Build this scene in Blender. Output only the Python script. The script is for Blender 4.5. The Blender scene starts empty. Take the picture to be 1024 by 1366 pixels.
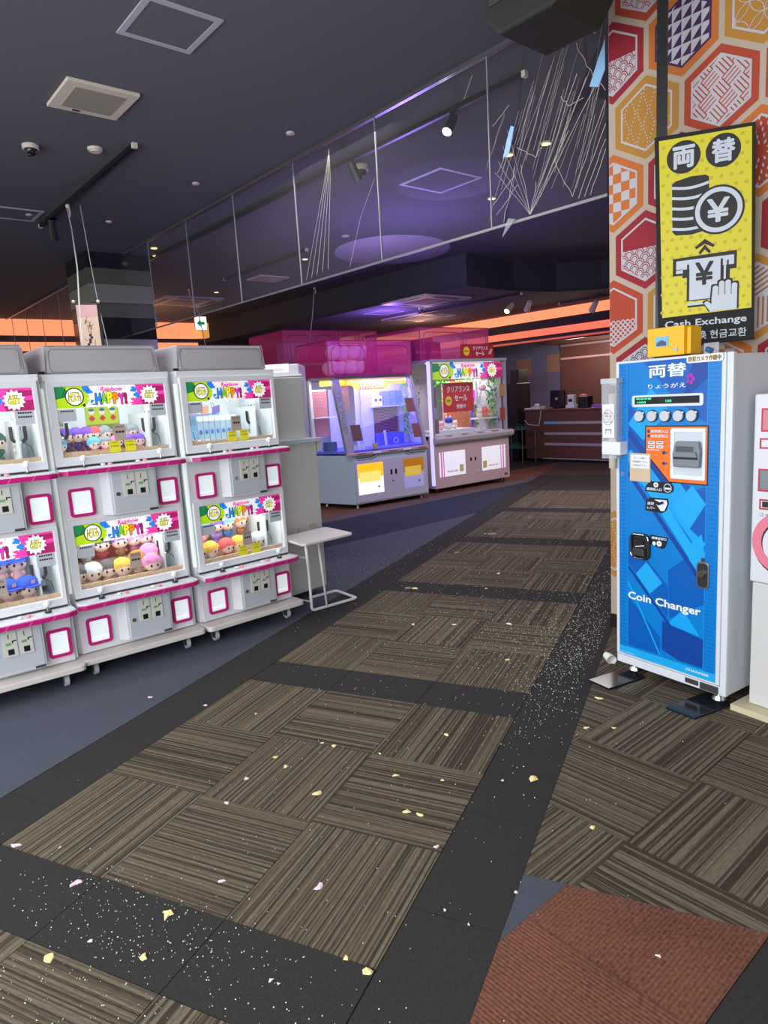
import bpy, math, random
from mathutils import Matrix, Vector
random.seed(7)
S = bpy.context.scene
COL = S.collection
PI = math.pi
R = math.radians

# ------------------------------------------------------------ camera
def make_camera():
    yaw, pit, rol = -0.443250209, -0.167229367, -0.0613797554
    f = Vector((math.sin(yaw)*math.cos(pit), math.cos(yaw)*math.cos(pit), math.sin(pit)))
    r = Vector((math.cos(yaw), -math.sin(yaw), 0)); u = r.cross(f)
    r2 = math.cos(rol)*r + math.sin(rol)*u
    u2 = -math.sin(rol)*r + math.cos(rol)*u
    cd = bpy.data.cameras.new('camera'); cam = bpy.data.objects.new('camera', cd); COL.objects.link(cam)
    M = Matrix((( r2.x, u2.x, -f.x, 2.26579), (r2.y, u2.y, -f.y, -2.89214), (r2.z, u2.z, -f.z, 1.50170), (0,0,0,1)))
    cam.matrix_world = M
    cd.sensor_fit = 'VERTICAL'; cd.sensor_height = 24; cd.lens = 905.85/1366*24
    cd.clip_start = 0.05; cd.clip_end = 200
    S.camera = cam
make_camera()
S.view_settings.view_transform = 'Standard'
S.view_settings.look = 'None'
S.view_settings.gamma = 1
S.view_settings.exposure = 0.0
S.view_settings.use_curve_mapping = False

# building frame: origin at the foot of the patterned wall's near corner
O = Vector((1.766, 1.382, 0)); TH = R(-24.6)
e1 = Vector((math.cos(TH), math.sin(TH), 0)); e2 = Vector((-e1.y, e1.x, 0))
def W(a, b, z=0.0): return O + e1*a + e2*b + Vector((0, 0, z))

# ------------------------------------------------------------ world and lights
w = bpy.data.worlds.new('world'); S.world = w; w.use_nodes = True
w.node_tree.nodes['Background'].inputs[0].default_value = (0.80, 0.88, 1.0, 1)
w.node_tree.nodes['Background'].inputs[1].default_value = 0.9

def light(name, kind, loc, energy, col=(1,1,1), size=0.1, size_y=None, target=None, spot=None, blend=0.2, parent=None):
    d = bpy.data.lights.new(name, kind); d.energy = energy; d.color = col
    if kind == 'AREA':
        d.size = size
        if size_y: d.shape = 'RECTANGLE'; d.size_y = size_y
    elif kind == 'SPOT':
        d.spot_size = spot; d.spot_blend = blend; d.shadow_soft_size = size
    else: d.shadow_soft_size = size
    o = bpy.data.objects.new(name, d); COL.objects.link(o); o.location = loc
    if target is not None:
        o.rotation_euler = (Vector(target) - Vector(loc)).to_track_quat('-Z', 'Y').to_euler()
    if parent: o.parent = parent
    return o
# daylight coming in through the open shop front behind the camera
light('daylight_shopfront', 'AREA', W(1.0, -5.3, 1.9), 330, (0.92, 0.96, 1.0), 8.0, 3.0, target=W(-1.0, 3, 0.6))
# violet spill of the prize machine lighting on the ceiling, warm cove light on the far left
light('violet_ceiling_wash', 'POINT', W(-4.0, 2.3, 2.5), 85, (0.32, 0.20, 1.0), 0.25)
light('violet_low_ceiling_wash', 'POINT', W(-7.9, 5.2, 2.70), 70, (0.32, 0.16, 1.0), 0.2)
light('violet_disc_projector', 'SPOT', (-1.72, 5.9, 2.52), 120, (0.50, 0.33, 1.0), 0.01, target=(-1.85, 6.45, 3.62), spot=R(66), blend=0.02)
light('violet_disc_projector', 'SPOT', (-.35, 4.9, 2.6), 25, (0.40, 0.30, 1.0), 0.01, target=(-.15, 4.3, 3.62), spot=R(50), blend=0.06)
light('cove_warm', 'POINT', W(-12.2, 2.0, 2.7), 45, (1.0, 0.45, 0.2), 0.3)
light('room_warm_light', 'POINT', W(-9.0, 7.2, 2.6), 30, (1.0, 0.55, 0.38), 0.3)  # warm point light below the low ceiling, no fitting modelled
light('counter_fill', 'POINT', W(-6.4, 9.2, 2.3), 70, (1.0, 0.78, 0.68), 0.2)  # added fill to brighten the wall behind the counter, no lamp there
light('aisle_fill', 'AREA', W(-2.5, 4.5, 3.0), 95, (1.0, 0.92, 0.92), 2.0, target=W(-2.5, 4.5, 0))  # added overhead fill for the magenta covers and machine fronts
light('front_fill', 'AREA', W(-2.6, -1.2, 3.5), 80, (1.0, 0.96, 0.95), 2.5, target=W(-2.6, -1.2, 0))  # added fill under the ceiling, lifts the overall brightness near the crane cabinets

# ------------------------------------------------------------ materials
def s2l(c): return tuple((x/12.92 if x <= 0.04045 else ((x+0.055)/1.055)**2.4) for x in c)
def rgb(r, g, b): return s2l((r/255, g/255, b/255))
MATS = {}
def mat(name, c, rough=0.5, metal=0.0, emit=0.0, ecol=None, spec=0.5, noise=0.0, nscale=40, bump=0.0, bscale=200):
    if name in MATS: return MATS[name]
    m = bpy.data.materials.new(name); m.use_nodes = True
    nt = m.node_tree; b = nt.nodes['Principled BSDF']
    b.inputs['Base Color'].default_value = (*c, 1); b.inputs['Roughness'].default_value = rough
    b.inputs['Metallic'].default_value = metal; b.inputs['Specular IOR Level'].default_value = spec
    if emit:
        b.inputs['Emission Color'].default_value = (*(ecol or c), 1); b.inputs['Emission Strength'].default_value = emit
    if noise or bump:
        tc = nt.nodes.new('ShaderNodeTexCoord')
        n = nt.nodes.new('ShaderNodeTexNoise'); n.inputs['Scale'].default_value = nscale; n.inputs['Detail'].default_value = 3
        nt.links.new(tc.outputs['Object'], n.inputs['Vector'])
        if noise:
            mx = nt.nodes.new('ShaderNodeMix'); mx.data_type = 'RGBA'
            mx.inputs[6].default_value = (*[x*(1-noise) for x in c], 1); mx.inputs[7].default_value = (*[min(1, x*(1+noise)) for x in c], 1)
            nt.links.new(n.outputs['Fac'], mx.inputs[0]); nt.links.new(mx.outputs[2], b.inputs['Base Color'])
        if bump:
            n2 = nt.nodes.new('ShaderNodeTexNoise'); n2.inputs['Scale'].default_value = bscale
            nt.links.new(tc.outputs['Object'], n2.inputs['Vector'])
            bp = nt.nodes.new('ShaderNodeBump'); bp.inputs['Strength'].default_value = bump; bp.inputs['Distance'].default_value = 0.004
            nt.links.new(n2.outputs['Fac'], bp.inputs['Height']); nt.links.new(bp.outputs[0], b.inputs['Normal'])
    MATS[name] = m; return m
def see_through(name, c, opacity, rough=0.05, gloss=0.06, kind='glossy'):
    m = bpy.data.materials.new(name); m.use_nodes = True; nt = m.node_tree
    for n in list(nt.nodes): nt.nodes.remove(n)
    out = nt.nodes.new('ShaderNodeOutputMaterial'); tr = nt.nodes.new('ShaderNodeBsdfTransparent')
    tr.inputs[0].default_value = (1, 1, 1, 1)
    gl = nt.nodes.new('ShaderNodeBsdfGlossy'); gl.inputs['Roughness'].default_value = rough
    df = nt.nodes.new('ShaderNodeBsdfDiffuse'); df.inputs[0].default_value = (*c, 1)
    m1 = nt.nodes.new('ShaderNodeMixShader'); m1.inputs[0].default_value = opacity
    m2 = nt.nodes.new('ShaderNodeMixShader')
    lw = nt.nodes.new('ShaderNodeFresnel'); lw.inputs[0].default_value = 1.45
    mul = nt.nodes.new('ShaderNodeMath'); mul.operation = 'MULTIPLY'; mul.inputs[1].default_value = gloss
    nt.links.new(lw.outputs[0], mul.inputs[0]); nt.links.new(mul.outputs[0], m2.inputs[0])
    nt.links.new(tr.outputs[0], m1.inputs[1]); nt.links.new(df.outputs[0], m1.inputs[2])
    nt.links.new(m1.outputs[0], m2.inputs[1]); nt.links.new(gl.outputs[0], m2.inputs[2])
    nt.links.new(m2.outputs[0], out.inputs[0]); MATS[name] = m; return m

white = mat('white_plastic', rgb(222, 222, 226), 0.38)
white2 = mat('cream_panel', rgb(205, 203, 200), 0.45, noise=0.04, nscale=8)
offw = mat('paper_white', rgb(232, 232, 235), 0.7)
greyp = mat('grey_plate', rgb(192, 196, 202), 0.4)
dkgrey = mat('dark_grey', rgb(60, 60, 64), 0.5)
black = mat('black_plastic', rgb(22, 21, 22), 0.4)
blackm = mat('black_matte', rgb(30, 28, 29), 0.8)
magenta = mat('magenta_trim', rgb(196, 24, 120), 0.35)
chrome = mat('chrome', rgb(210, 212, 215), 0.12, 1.0)
steel = mat('brushed_steel', rgb(150, 150, 152), 0.35, 0.9)
clearp = see_through('clear_plastic', (0.8, 0.82, 0.85), 0.22, 0.08, 0.4)
glass = see_through('pane_glass', (0.75, 0.78, 0.8), 0.035, 0.02, 0.55)
smoke = see_through('smoke_screen_glass', (0.55, 0.52, 0.55), 0.02, 0.05, 0.0)
fog = see_through('stored_bag', (0.80, 0.55, 0.68), 0.85, 0.4, 0.3)
mnet = see_through('magenta_film', rgb(238, 50, 138), 0.38, 0.25, 0.4)
knobw = mat('knob_white', rgb(225, 226, 230), 0.15)
yellow = mat('note_yellow', rgb(232, 222, 40), 0.6)
beige = mat('notice_beige', rgb(176, 160, 146), 0.6)
led = mat('led_tube', (1, 1, 1), 0.5, emit=1.3, ecol=(0.93, 1.0, 0.97))
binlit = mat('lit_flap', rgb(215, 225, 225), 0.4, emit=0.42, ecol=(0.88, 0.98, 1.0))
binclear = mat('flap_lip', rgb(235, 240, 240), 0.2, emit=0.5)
plank = mat('chamber_wood', rgb(222, 190, 152), 0.6)
inner = mat('chamber_white', rgb(228, 234, 236), 0.5)
orangew = mat('chamber_orange', rgb(226, 108, 52), 0.6)
coverm = mat('grey_cover_cloth', rgb(166, 161, 165), 0.8, bump=0.5, bscale=14)
coverp = mat('cover_piping', rgb(138, 134, 140), 0.7)
red = mat('sale_red', rgb(200, 40, 52), 0.6)
def E(name, r, g, b, s=0.42): return mat(name, rgb(r, g, b), 0.5, emit=s)
h_white = E('sign_white', 240, 240, 240, .42); h_lime = E('sign_lime', 176, 214, 20); h_green = E('sign_green', 24, 130, 70)
h_pink = E('sign_pink', 232, 60, 160); h_crim = E('sign_crimson', 160, 22, 92); h_blue = E('sign_blue', 30, 130, 220)
h_yel = E('sign_yellow', 238, 232, 20); h_org = E('sign_orange', 245, 140, 20); h_blk = mat('sign_ink', rgb(25, 20, 25), 0.5)
h_mag = E('sign_magenta', 230, 40, 190); h_grn = E('sign_letter_green', 120, 200, 40)
HDR = [h_white, h_lime, h_green, h_pink, h_crim, h_blue, h_yel, h_org, h_blk, h_mag, h_grn]

# ------------------------------------------------------------ mesh builder
_txt = {}
def text_geo(s, bold):
    k = (s, bold)
    if k not in _txt:
        c = bpy.data.curves.new('t', 'FONT'); c.body = s; c.size = 1; c.offset = bold; c.resolution_u = 2
        o = bpy.data.objects.new('t', c); COL.objects.link(o)
        bpy.context.view_layer.update()
        me = bpy.data.meshes.new_from_object(o.evaluated_get(bpy.context.evaluated_depsgraph_get()))
        V = [v.co.copy() for v in me.vertices]; F = [tuple(p.vertices) for p in me.polygons]
        bpy.data.objects.remove(o); bpy.data.curves.remove(c); bpy.data.meshes.remove(me)
        xs = [v.x for v in V]; ys = [v.y for v in V]
        _txt[k] = (V, F, min(xs), max(xs), min(ys), max(ys))
    return _txt[k]
class MB:
    def __init__(s): s.v = []; s.f = []; s.m = []
    def add(s, V, F, m=0):
        n = len(s.v); s.v += [tuple(q) for q in V]; s.f += [tuple(i+n for i in f) for f in F]; s.m += [m]*len(F); return s
    def box(s, x0, x1, y0, y1, z0, z1, m=0):
        return s.add([(x0,y0,z0),(x1,y0,z0),(x1,y1,z0),(x0,y1,z0),(x0,y0,z1),(x1,y0,z1),(x1,y1,z1),(x0,y1,z1)],
                     [(0,3,2,1),(4,5,6,7),(0,1,5,4),(1,2,6,5),(2,3,7,6),(3,0,4,7)], m)
    def prism(s, P, t0, t1, ax='y', m=0, top=None):
        # P is counter-clockwise: (x,z) extruded along y, (x,y) along z, (y,z) along x
        n = len(P)
        def g(q, t): return (q[0], t, q[1]) if ax == 'y' else ((q[0], q[1], t) if ax == 'z' else (t, q[0], q[1]))
        T = top or P
        V = [g(q, t0) for q in P] + [g(q, t1) for q in T]
        F = [tuple(range(n)), tuple(range(2*n-1, n-1, -1))] + [(i, n+i, n+(i+1) % n, (i+1) % n) for i in range(n)]
        if ax == 'z': F = [tuple(reversed(f)) for f in F]
        if ax == 'x': F = [tuple(reversed(f)) for f in F]
        return s.add(V, F, m)
    def flat(s, P, y, m=0): return s.add([(a, y, b) for a, b in P], [tuple(range(len(P)))], m)
    def rect(s, x0, x1, z0, z1, y, m=0): return s.flat([(x0,z0),(x1,z0),(x1,z1),(x0,z1)], y, m)
    def disc(s, cx, cz, r, y, m=0, n=20, rz=None):
        return s.flat([(cx+r*math.cos(2*PI*i/n), cz+(rz or r)*math.sin(2*PI*i/n)) for i in range(n)], y, m)
    def ring(s, cx, cz, r0, r1, y, m=0, n=24, a0=0, a1=2*PI):
        V = []; F = []
        for i in range(n+1):
            a = a0+(a1-a0)*i/n
            V += [(cx+r0*math.cos(a), y, cz+r0*math.sin(a)), (cx+r1*math.cos(a), y, cz+r1*math.sin(a))]
        for i in range(n): F.append((2*i, 2*i+1, 2*i+3, 2*i+2))
        return s.add(V, F, m)
    def tube(s, pts, r, m=0, n=8, caps=True):
        P = [Vector(q) for q in pts]; V = []; F = []; L = len(P)
        up = None
        for i, q in enumerate(P):
            d = (P[min(i+1, L-1)] - P[max(i-1, 0)]).normalized()
            if up is None: up = Vector((0,0,1)) if abs(d.z) < 0.9 else Vector((1,0,0))
            a = d.cross(up)
            a = a.normalized() if a.length > 1e-5 else Vector((1,0,0)); b = a.cross(d).normalized(); up = b
            rr = r[i] if isinstance(r, (list, tuple)) else r
            V += [q + (a*math.cos(2*PI*k/n) + b*math.sin(2*PI*k/n))*rr for k in range(n)]
        for i in range(L-1):
            for k in range(n): F.append((i*n+k, i*n+(k+1) % n, (i+1)*n+(k+1) % n, (i+1)*n+k))
        if caps: F += [tuple(range(n-1, -1, -1)), tuple((L-1)*n+k for k in range(n))]
        return s.add(V, F, m)
    def cyl(s, c, r, h, ax='z', m=0, n=20, r2=None):
        c = Vector(c); d = {'x': Vector((1,0,0)), 'y': Vector((0,1,0)), 'z': Vector((0,0,1))}[ax]
        return s.tube([c, c+d*h], [r, r if r2 is None else r2], m, n)
    def ball(s, c, r, m=0, sx=1, sy=1, sz=1, n=12, k=8, lo=0.0, hi=1.0):
        V = []; F = []; c = Vector(c)
        for j in range(k+1):
            t = PI*(lo+(hi-lo)*j/k)
            for i in range(n):
                a = 2*PI*i/n; V.append(c+Vector((r*sx*math.sin(t)*math.cos(a), r*sy*math.sin(t)*math.sin(a), r*sz*math.cos(t))))
        for j in range(k):
            for i in range(n): F.append((j*n+i, (j+1)*n+i, (j+1)*n+(i+1) % n, j*n+(i+1) % n))
        return s.add(V, F, m)
    def text(s, t, x0, x1, z0, z1, y, m=0, bold=0.01, slant=0, slope=0, keep=False, full=None):
        if full: x0, x1, z0, z1 = full
        V, F, a0, a1, b0, b1 = text_geo(t, 0)
        if bold > .012:
            bb = bold*.75; offs = [(bb*math.cos(k*PI/4), bb*math.sin(k*PI/4)) for k in range(8)]
            V0 = V; V = []; F0 = F; F = []
            for k, (ox, oz) in enumerate([(0, 0)]+offs):
                n = len(V); V = V+[Vector((v.x+ox, v.y+oz, -k*.00005)) for v in V0]; F = F+[tuple(i+n for i in f) for f in F0]
            a0 -= bb; a1 += bb; b0 -= bb; b1 += bb
        sx = (x1-x0)/(a1-a0); sz = (z1-z0)/(b1-b0)
        if keep:
            k = min(sx, sz); cx = (x0+x1)/2; x0 = cx-k*(a1-a0)/2; sx = k; cz = (z0+z1)/2; z0 = cz-k*(b1-b0)/2; sz = k
        Q = []
        for v in V:
            x = x0+(v.x-a0)*sx; z = z0+(v.y-b0)*sz; x += slant*(z-z0); z += slope*(x-x0); Q.append((x, y+v.z, z))
        return s.add(Q, F, m)
    def xf(s, M, k0=0):
        for i in range(k0, len(s.v)): s.v[i] = tuple(M @ Vector(s.v[i]))
        return s
    def build(s, name, mats, parent=None, loc=(0,0,0), rz=0, bev=0, smooth=False, seg=2):
        me = bpy.data.meshes.new(name); me.from_pydata(s.v, [], s.f)
        if not isinstance(mats, (list, tuple)): mats = [mats]
        for q in mats: me.materials.append(q)
        if len(mats) > 1: me.polygons.foreach_set('material_index', s.m)
        if smooth: me.polygons.foreach_set('use_smooth', [True]*len(me.polygons))
        me.update()
        o = bpy.data.objects.new(name, me); COL.objects.link(o)
        if parent: o.parent = parent
        o.location = loc; o.rotation_euler = (0, 0, rz)
        if bev:
            b = o.modifiers.new('bevel', 'BEVEL'); b.width = bev; b.segments = seg; b.limit_method = 'ANGLE'; b.angle_limit = R(40)
            if smooth or bev > 0.006:
                pass
        return o
def tag(o, label=None, cat=None, group=None, kind=None):
    if label: o['label'] = label
    if cat: o['category'] = cat
    if group: o['group'] = group
    if kind: o['kind'] = kind
    return o
def empty(name, label, cat, loc, rz=0, group=None):
    o = bpy.data.objects.new(name, None); COL.objects.link(o); o.location = loc; o.rotation_euler = (0,0,rz)
    o.empty_display_size = 0.1
    return tag(o, label, cat, group)
def clip(P, Q):
    out = list(P)
    for i in range(len(Q)):
        a, b = Q[i], Q[(i+1) % len(Q)]; inp = out; out = []
        if not inp: break
        def sd(p): return (b[0]-a[0])*(p[1]-a[1])-(b[1]-a[1])*(p[0]-a[0])
        for j in range(len(inp)):
            p, q = inp[j], inp[(j+1) % len(inp)]; dp, dq = sd(p), sd(q)
            if dp >= 0: out.append(p)
            if (dp > 0 and dq < 0) or (dp < 0 and dq > 0):
                t = dp/(dp-dq); out.append((p[0]+(q[0]-p[0])*t, p[1]+(q[1]-p[1])*t))
    return out if len(out) > 2 else []
def rrect(x0, x1, z0, z1, r, n=4):
    P = []
    for cx, cz, a in ((x1-r, z0+r, -PI/2), (x1-r, z1-r, 0), (x0+r, z1-r, PI/2), (x0+r, z0+r, PI)):
        for i in range(n+1): t = a+PI/2*i/n; P.append((cx+r*math.cos(t), cz+r*math.sin(t)))
    return P
def frame_geo(mb, Po, Pi, y0, y1, m=0):
    n = len(Po)
    V = [(a, y0, b) for a, b in Po]+[(a, y0, b) for a, b in Pi]+[(a, y1, b) for a, b in Po]+[(a, y1, b) for a, b in Pi]
    F = []
    for i in range(n):
        j = (i+1) % n
        F += [(i, j, n+j, n+i), (2*n+j, 2*n+i, 3*n+i, 3*n+j), (j, i, 2*n+i, 2*n+j), (n+i, n+j, 3*n+j, 3*n+i)]
    return mb.add(V, F, m)
def rf(x0, x1, z0, z1): return [(x0,z0),(x1,z0),(x1,z1),(x0,z1)]
def struct(o): return tag(o, kind='structure')

# ------------------------------------------------------------ carpet materials
def stripe_mat():
    m = bpy.data.materials.new('striped_carpet'); m.use_nodes = True; nt = m.node_tree; b = nt.nodes['Principled BSDF']
    L = nt.links.new; N = nt.nodes.new
    b.inputs['Roughness'].default_value = 0.95; b.inputs['Specular IOR Level'].default_value = 0.15
    tc = N('ShaderNodeTexCoord'); oi = N('ShaderNodeObjectInfo')
    mp = N('ShaderNodeMapping'); mp.inputs['Scale'].default_value = (0.4, 92, 1)
    mulr = N('ShaderNodeMath'); mulr.operation = 'MULTIPLY'; mulr.inputs[1].default_value = 37
    cb = N('ShaderNodeCombineXYZ'); L(oi.outputs['Random'], mulr.inputs[0]); L(mulr.outputs[0], cb.inputs[1]); L(mulr.outputs[0], cb.inputs[2])
    L(tc.outputs['Object'], mp.inputs['Vector']); L(cb.outputs[0], mp.inputs['Location'])
    n = N('ShaderNodeTexNoise'); n.inputs['Scale'].default_value = 1.0; n.inputs['Detail'].default_value = 2.5; L(mp.outputs[0], n.inputs['Vector'])
    cr = N('ShaderNodeValToRGB'); e = cr.color_ramp
    e.elements[0].position = 0.40; e.elements[0].color = (*rgb(60, 53, 44), 1)
    e.elements[1].position = 0.60; e.elements[1].color = (*rgb(110, 101, 84), 1)
    k = e.elements.new(0.47); k.color = (*rgb(78, 68, 56), 1)
    k = e.elements.new(0.52); k.color = (*rgb(98, 87, 71), 1)
    L(n.outputs['Fac'], cr.inputs[0])
    mp2 = N('ShaderNodeMapping'); mp2.inputs['Scale'].default_value = (26, 260, 1); L(tc.outputs['Object'], mp2.inputs['Vector'])
    n2 = N('ShaderNodeTexNoise'); n2.inputs['Scale'].default_value = 1; n2.inputs['Detail'].default_value = 2; L(mp2.outputs[0], n2.inputs['Vector'])
    mx = N('ShaderNodeMix'); mx.data_type = 'RGBA'; mx.blend_type = 'OVERLAY'; mx.inputs[0].default_value = 0.55
    L(cr.outputs[0], mx.inputs[6]); L(n2.outputs['Fac'], mx.inputs[7]); L(mx.outputs[2], b.inputs['Base Color'])
    bp = N('ShaderNodeBump'); bp.inputs['Strength'].default_value = 0.5; bp.inputs['Distance'].default_value = 0.003
    L(n.outputs['Fac'], bp.inputs['Height']); L(bp.outputs[0], b.inputs['Normal'])
    return m
def ribbed_mat(name, c0, c1, ang):
    m = bpy.data.materials.new(name); m.use_nodes = True; nt = m.node_tree; b = nt.nodes['Principled BSDF']
    L = nt.links.new; N = nt.nodes.new; b.inputs['Roughness'].default_value = 0.95; b.inputs['Specular IOR Level'].default_value = 0.15
    tc = N('ShaderNodeTexCoord'); mp = N('ShaderNodeMapping'); mp.inputs['Rotation'].default_value = (0, 0, ang)
    L(tc.outputs['Object'], mp.inputs[0])
    wv = N('ShaderNodeTexWave'); wv.inputs['Scale'].default_value = 26; wv.inputs['Distortion'].default_value = 1.6; wv.inputs['Detail'].default_value = 2; wv.inputs['Detail Scale'].default_value = 14
    L(mp.outputs[0], wv.inputs['Vector'])
    n = N('ShaderNodeTexNoise'); n.inputs['Scale'].default_value = 90; n.inputs['Detail'].default_value = 3; L(tc.outputs['Object'], n.inputs['Vector'])
    n3 = N('ShaderNodeTexNoise'); n3.inputs['Scale'].default_value = 3; L(tc.outputs['Object'], n3.inputs['Vector'])
    a = N('ShaderNodeMath'); a.operation = 'MULTIPLY_ADD'; a.inputs[1].default_value = 0.28; L(wv.outputs['Fac'], a.inputs[0]); 
    s_ = N('ShaderNodeMath'); s_.operation = 'MULTIPLY_ADD'; s_.inputs[1].default_value = 1.3; s_.inputs[2].default_value = -0.5; L(n.outputs['Fac'], s_.inputs[0]); L(s_.outputs[0], a.inputs[2])
    a2 = N('ShaderNodeMath'); a2.operation = 'MULTIPLY_ADD'; a2.inputs[1].default_value = 0.5; L(n3.outputs['Fac'], a2.inputs[0]); L(a.outputs[0], a2.inputs[2])
    mx = N('ShaderNodeMix'); mx.data_type = 'RGBA'; mx.inputs[6].default_value = (*c0, 1); mx.inputs[7].default_value = (*c1, 1)
    L(a2.outputs[0], mx.inputs[0]); L(mx.outputs[2], b.inputs['Base Color'])
    bp = N('ShaderNodeBump'); bp.inputs['Strength'].default_value = 0.4; bp.inputs['Distance'].default_value = 0.003
    L(wv.outputs['Fac'], bp.inputs['Height']); L(bp.outputs[0], b.inputs['Normal'])
    return m
stripe = stripe_mat()
charcoal = mat('charcoal_carpet', rgb(54, 52, 51), 0.95, spec=0.12, noise=0.35, nscale=120, bump=0.5, bscale=300)
slate = mat('slate_carpet', rgb(78, 81, 92), 0.95, spec=0.12, noise=0.22, nscale=90, bump=0.4, bscale=260)
navy = mat('navy_carpet', rgb(50, 54, 68), 0.95, spec=0.12, noise=0.22, nscale=90, bump=0.4, bscale=260)
taupe = mat('taupe_carpet', rgb(96, 84, 84), 0.95, spec=0.12, noise=0.22, nscale=90)
rust = ribbed_mat('rust_carpet', rgb(64, 40, 33), rgb(136, 90, 72), R(-65.4+0))
farfl = mat('far_brown_carpet', rgb(78, 64, 56), 0.95, spec=0.12, noise=0.25, nscale=12)

# ------------------------------------------------------------ floor
fl = MB(); P4 = [W(-16, -7), W(7, -7), W(7, 13), W(-16, 13)]
fl.prism([(q.x, q.y) for q in P4], -0.10, -0.008, 'z'); floor = struct(fl.build('floor', charcoal))
def zone(name, P, m, z=0.0):
    if P: return MB().prism(P, -0.008, z, 'z').build(name, m, floor)
def bq(a0, a1, b0, b1): return [(q.x, q.y) for q in (W(a0, b0), W(a1, b0), W(a1, b1), W(a0, b1))]
BIG = [(-30, -30), (30, -30), (30, 30), (-30, 30)]
west = [(-30, -30), (-0.282, -30), (-0.282, 30), (-30, 30)]
zone('carpet_area', clip(bq(-3.46, 2, -9, 13), west), slate)
zone('carpet_area', clip(bq(-4.65, -3.463, -7, 13), west), navy)
zone('carpet_area', clip(bq(-4.95, -4.653, -7, 13), west), taupe)
zone('carpet_area', clip(bq(-5.9, -4.953, -7, 13), west), rust)
zone('carpet_area', clip(bq(-16, -5.903, -7, 13), west), charcoal)
tileX = MB().prism([(-.2485,-.2485),(.2485,-.2485),(.2485,.2485),(-.2485,.2485)], -0.008, 0, 'z')
t0 = None
def tile(x, y, rz):
    global t0
    if t0 is None: t0 = tileX.build('carpet_tile', stripe, floor); t = t0
    else: t = t0.copy(); COL.objects.link(t)
    t.location = (x, y, random.uniform(-0.0006, 0)); t.rotation_euler = (0, 0, rz + (PI if random.random() < .5 else 0))
for k in range(-1, 5):
    top = k*1.778
    for r_ in range(3):
        for c in range(3):
            tile(.25+.5*c, top-.25-.5*r_, PI/2 if (r_+c) % 2 == 0 else 0)
g0 = MB().prism([(-.2485,-.1375),(.2485,-.1375),(.2485,.1375),(-.2485,.1375)], -0.008, -0.001, 'z').build('border_tile', charcoal, floor)
def btile(x, y, rz=0):
    t = g0.copy(); COL.objects.link(t); t.location = (x, y, random.uniform(-0.001, 0)); t.rotation_euler = (0,0,rz)
for k in range(-1, 5):
    for c in range(3): btile(.25+.5*c, k*1.778+.139)
for j in range(-6, 22):
    btile(-.141, -1.01+.5*j, PI/2); btile(1.639, -1.01+.5*j, PI/2)
g0.location = (1.639, -1.01-3.5, 0); g0.rotation_euler = (0,0,PI/2)
zone('carpet_area', [(-.28, 8.9), (3.5, 8.9), (3.5, 11.4), (-.28, 11.4)], farfl, 0.0)
east = [(1.778, -1.005), (9, -1.005), (9, 9), (1.778, 9)]
for i in range(-3, 9):
    for j in range(-5, 6):
        a0 = .65+.5*i; b0 = -1.305+.5*j
        Pq = clip(bq(a0+.0015, a0+.4985, b0+.0015, b0+.4985), east)
        if not Pq: continue
        cx = W(a0+.25, b0+.25)
        if (cx-W(1, -1)).length > 3.2 or b0 > 0: continue
        rz = TH+PI/2 if (i+j) % 2 == 0 else TH
        Mi = Matrix.Rotation(-rz, 4, 'Z')
        loc = [(Mi @ (Vector((q[0], q[1], 0))-Vector((cx.x, cx.y, 0)))) for q in Pq]
        t = MB().prism([(q.x, q.y) for q in loc], -0.008, 0, 'z').build('carpet_tile', stripe, floor)
        t.location = (cx.x, cx.y, 0); t.rotation_euler = (0, 0, rz)
south = [(1.778, -9), (9, -9), (9, -1.006), (1.778, -1.006)]
zone('carpet_area', clip(bq(-3, 1.125, -9, 5), south), slate)
rust2 = ribbed_mat('rust_carpet_turned', rgb(64, 40, 33), rgb(136, 90, 72), R(24.6))
for j in range(-5, 3): zone('carpet_tile', clip(bq(1.126, 1.62, -2.30+.5*j, -1.803+.5*j), south), rust2 if j % 2 == 0 else rust)
zone('carpet_area', clip(bq(1.623, 6, -9, 5), south), charcoal)

# ------------------------------------------------------------ room shell
ceilm = mat('ceiling_paint', rgb(100, 98, 104), 0.9, spec=0.2, bump=0.25, bscale=120)
bulk = mat('bulkhead_paint', rgb(66, 66, 74), 0.9, spec=0.2)
wallp = mat('wall_beige', rgb(182, 163, 143), 0.7)
wooddk = mat('brown_wood', rgb(98, 62, 52), 0.5, noise=0.12, nscale=6)
CH = 3.62
def bprism(a0, a1, b0, b1, z0, z1): return MB().prism(bq(a0, a1, b0, b1), z0, z1, 'z')
path = [(-14.2, 4.52), (-5.2, 4.52), (-5.3, 5.8), (-5.1, 6.7), (-4.6, 7.3), (-3.5, 7.75), (-1, 8.0), (4.6, 8.1)]
Pc = [(-14.2, -5.2), (4.6, -5.2)] + path[::-1]
struct(MB().prism([tuple(W(*q).xy) for q in Pc], CH, CH+.1, 'z').build('ceiling', ceilm))
lowc = struct(MB().prism([tuple(W(*q).xy) for q in path + [(4.6, 13), (-14.2, 13)]], 3.13, 3.2, 'z').build('ceiling_low', ceilm))
lowc.name = 'ceiling.001'
bm = MB()
for i in range(len(path)-1):
    a, b = W(*path[i]), W(*path[i+1]); d = (b-a).normalized(); nrm = Vector((-d.y, d.x, 0))*0.02
    bm.prism([(a.x, a.y), (b.x, b.y), (b.x+nrm.x, b.y+nrm.y), (a.x+nrm.x, a.y+nrm.y)], 3.13, CH, 'z')
struct(bm.build('trim_1', bulk))
struct(bprism(-14.35, -14.2, -5.2, 13, 0, 3.9).build('wall_left', mat('far_wall', rgb(52, 46, 54), .8)))
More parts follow.
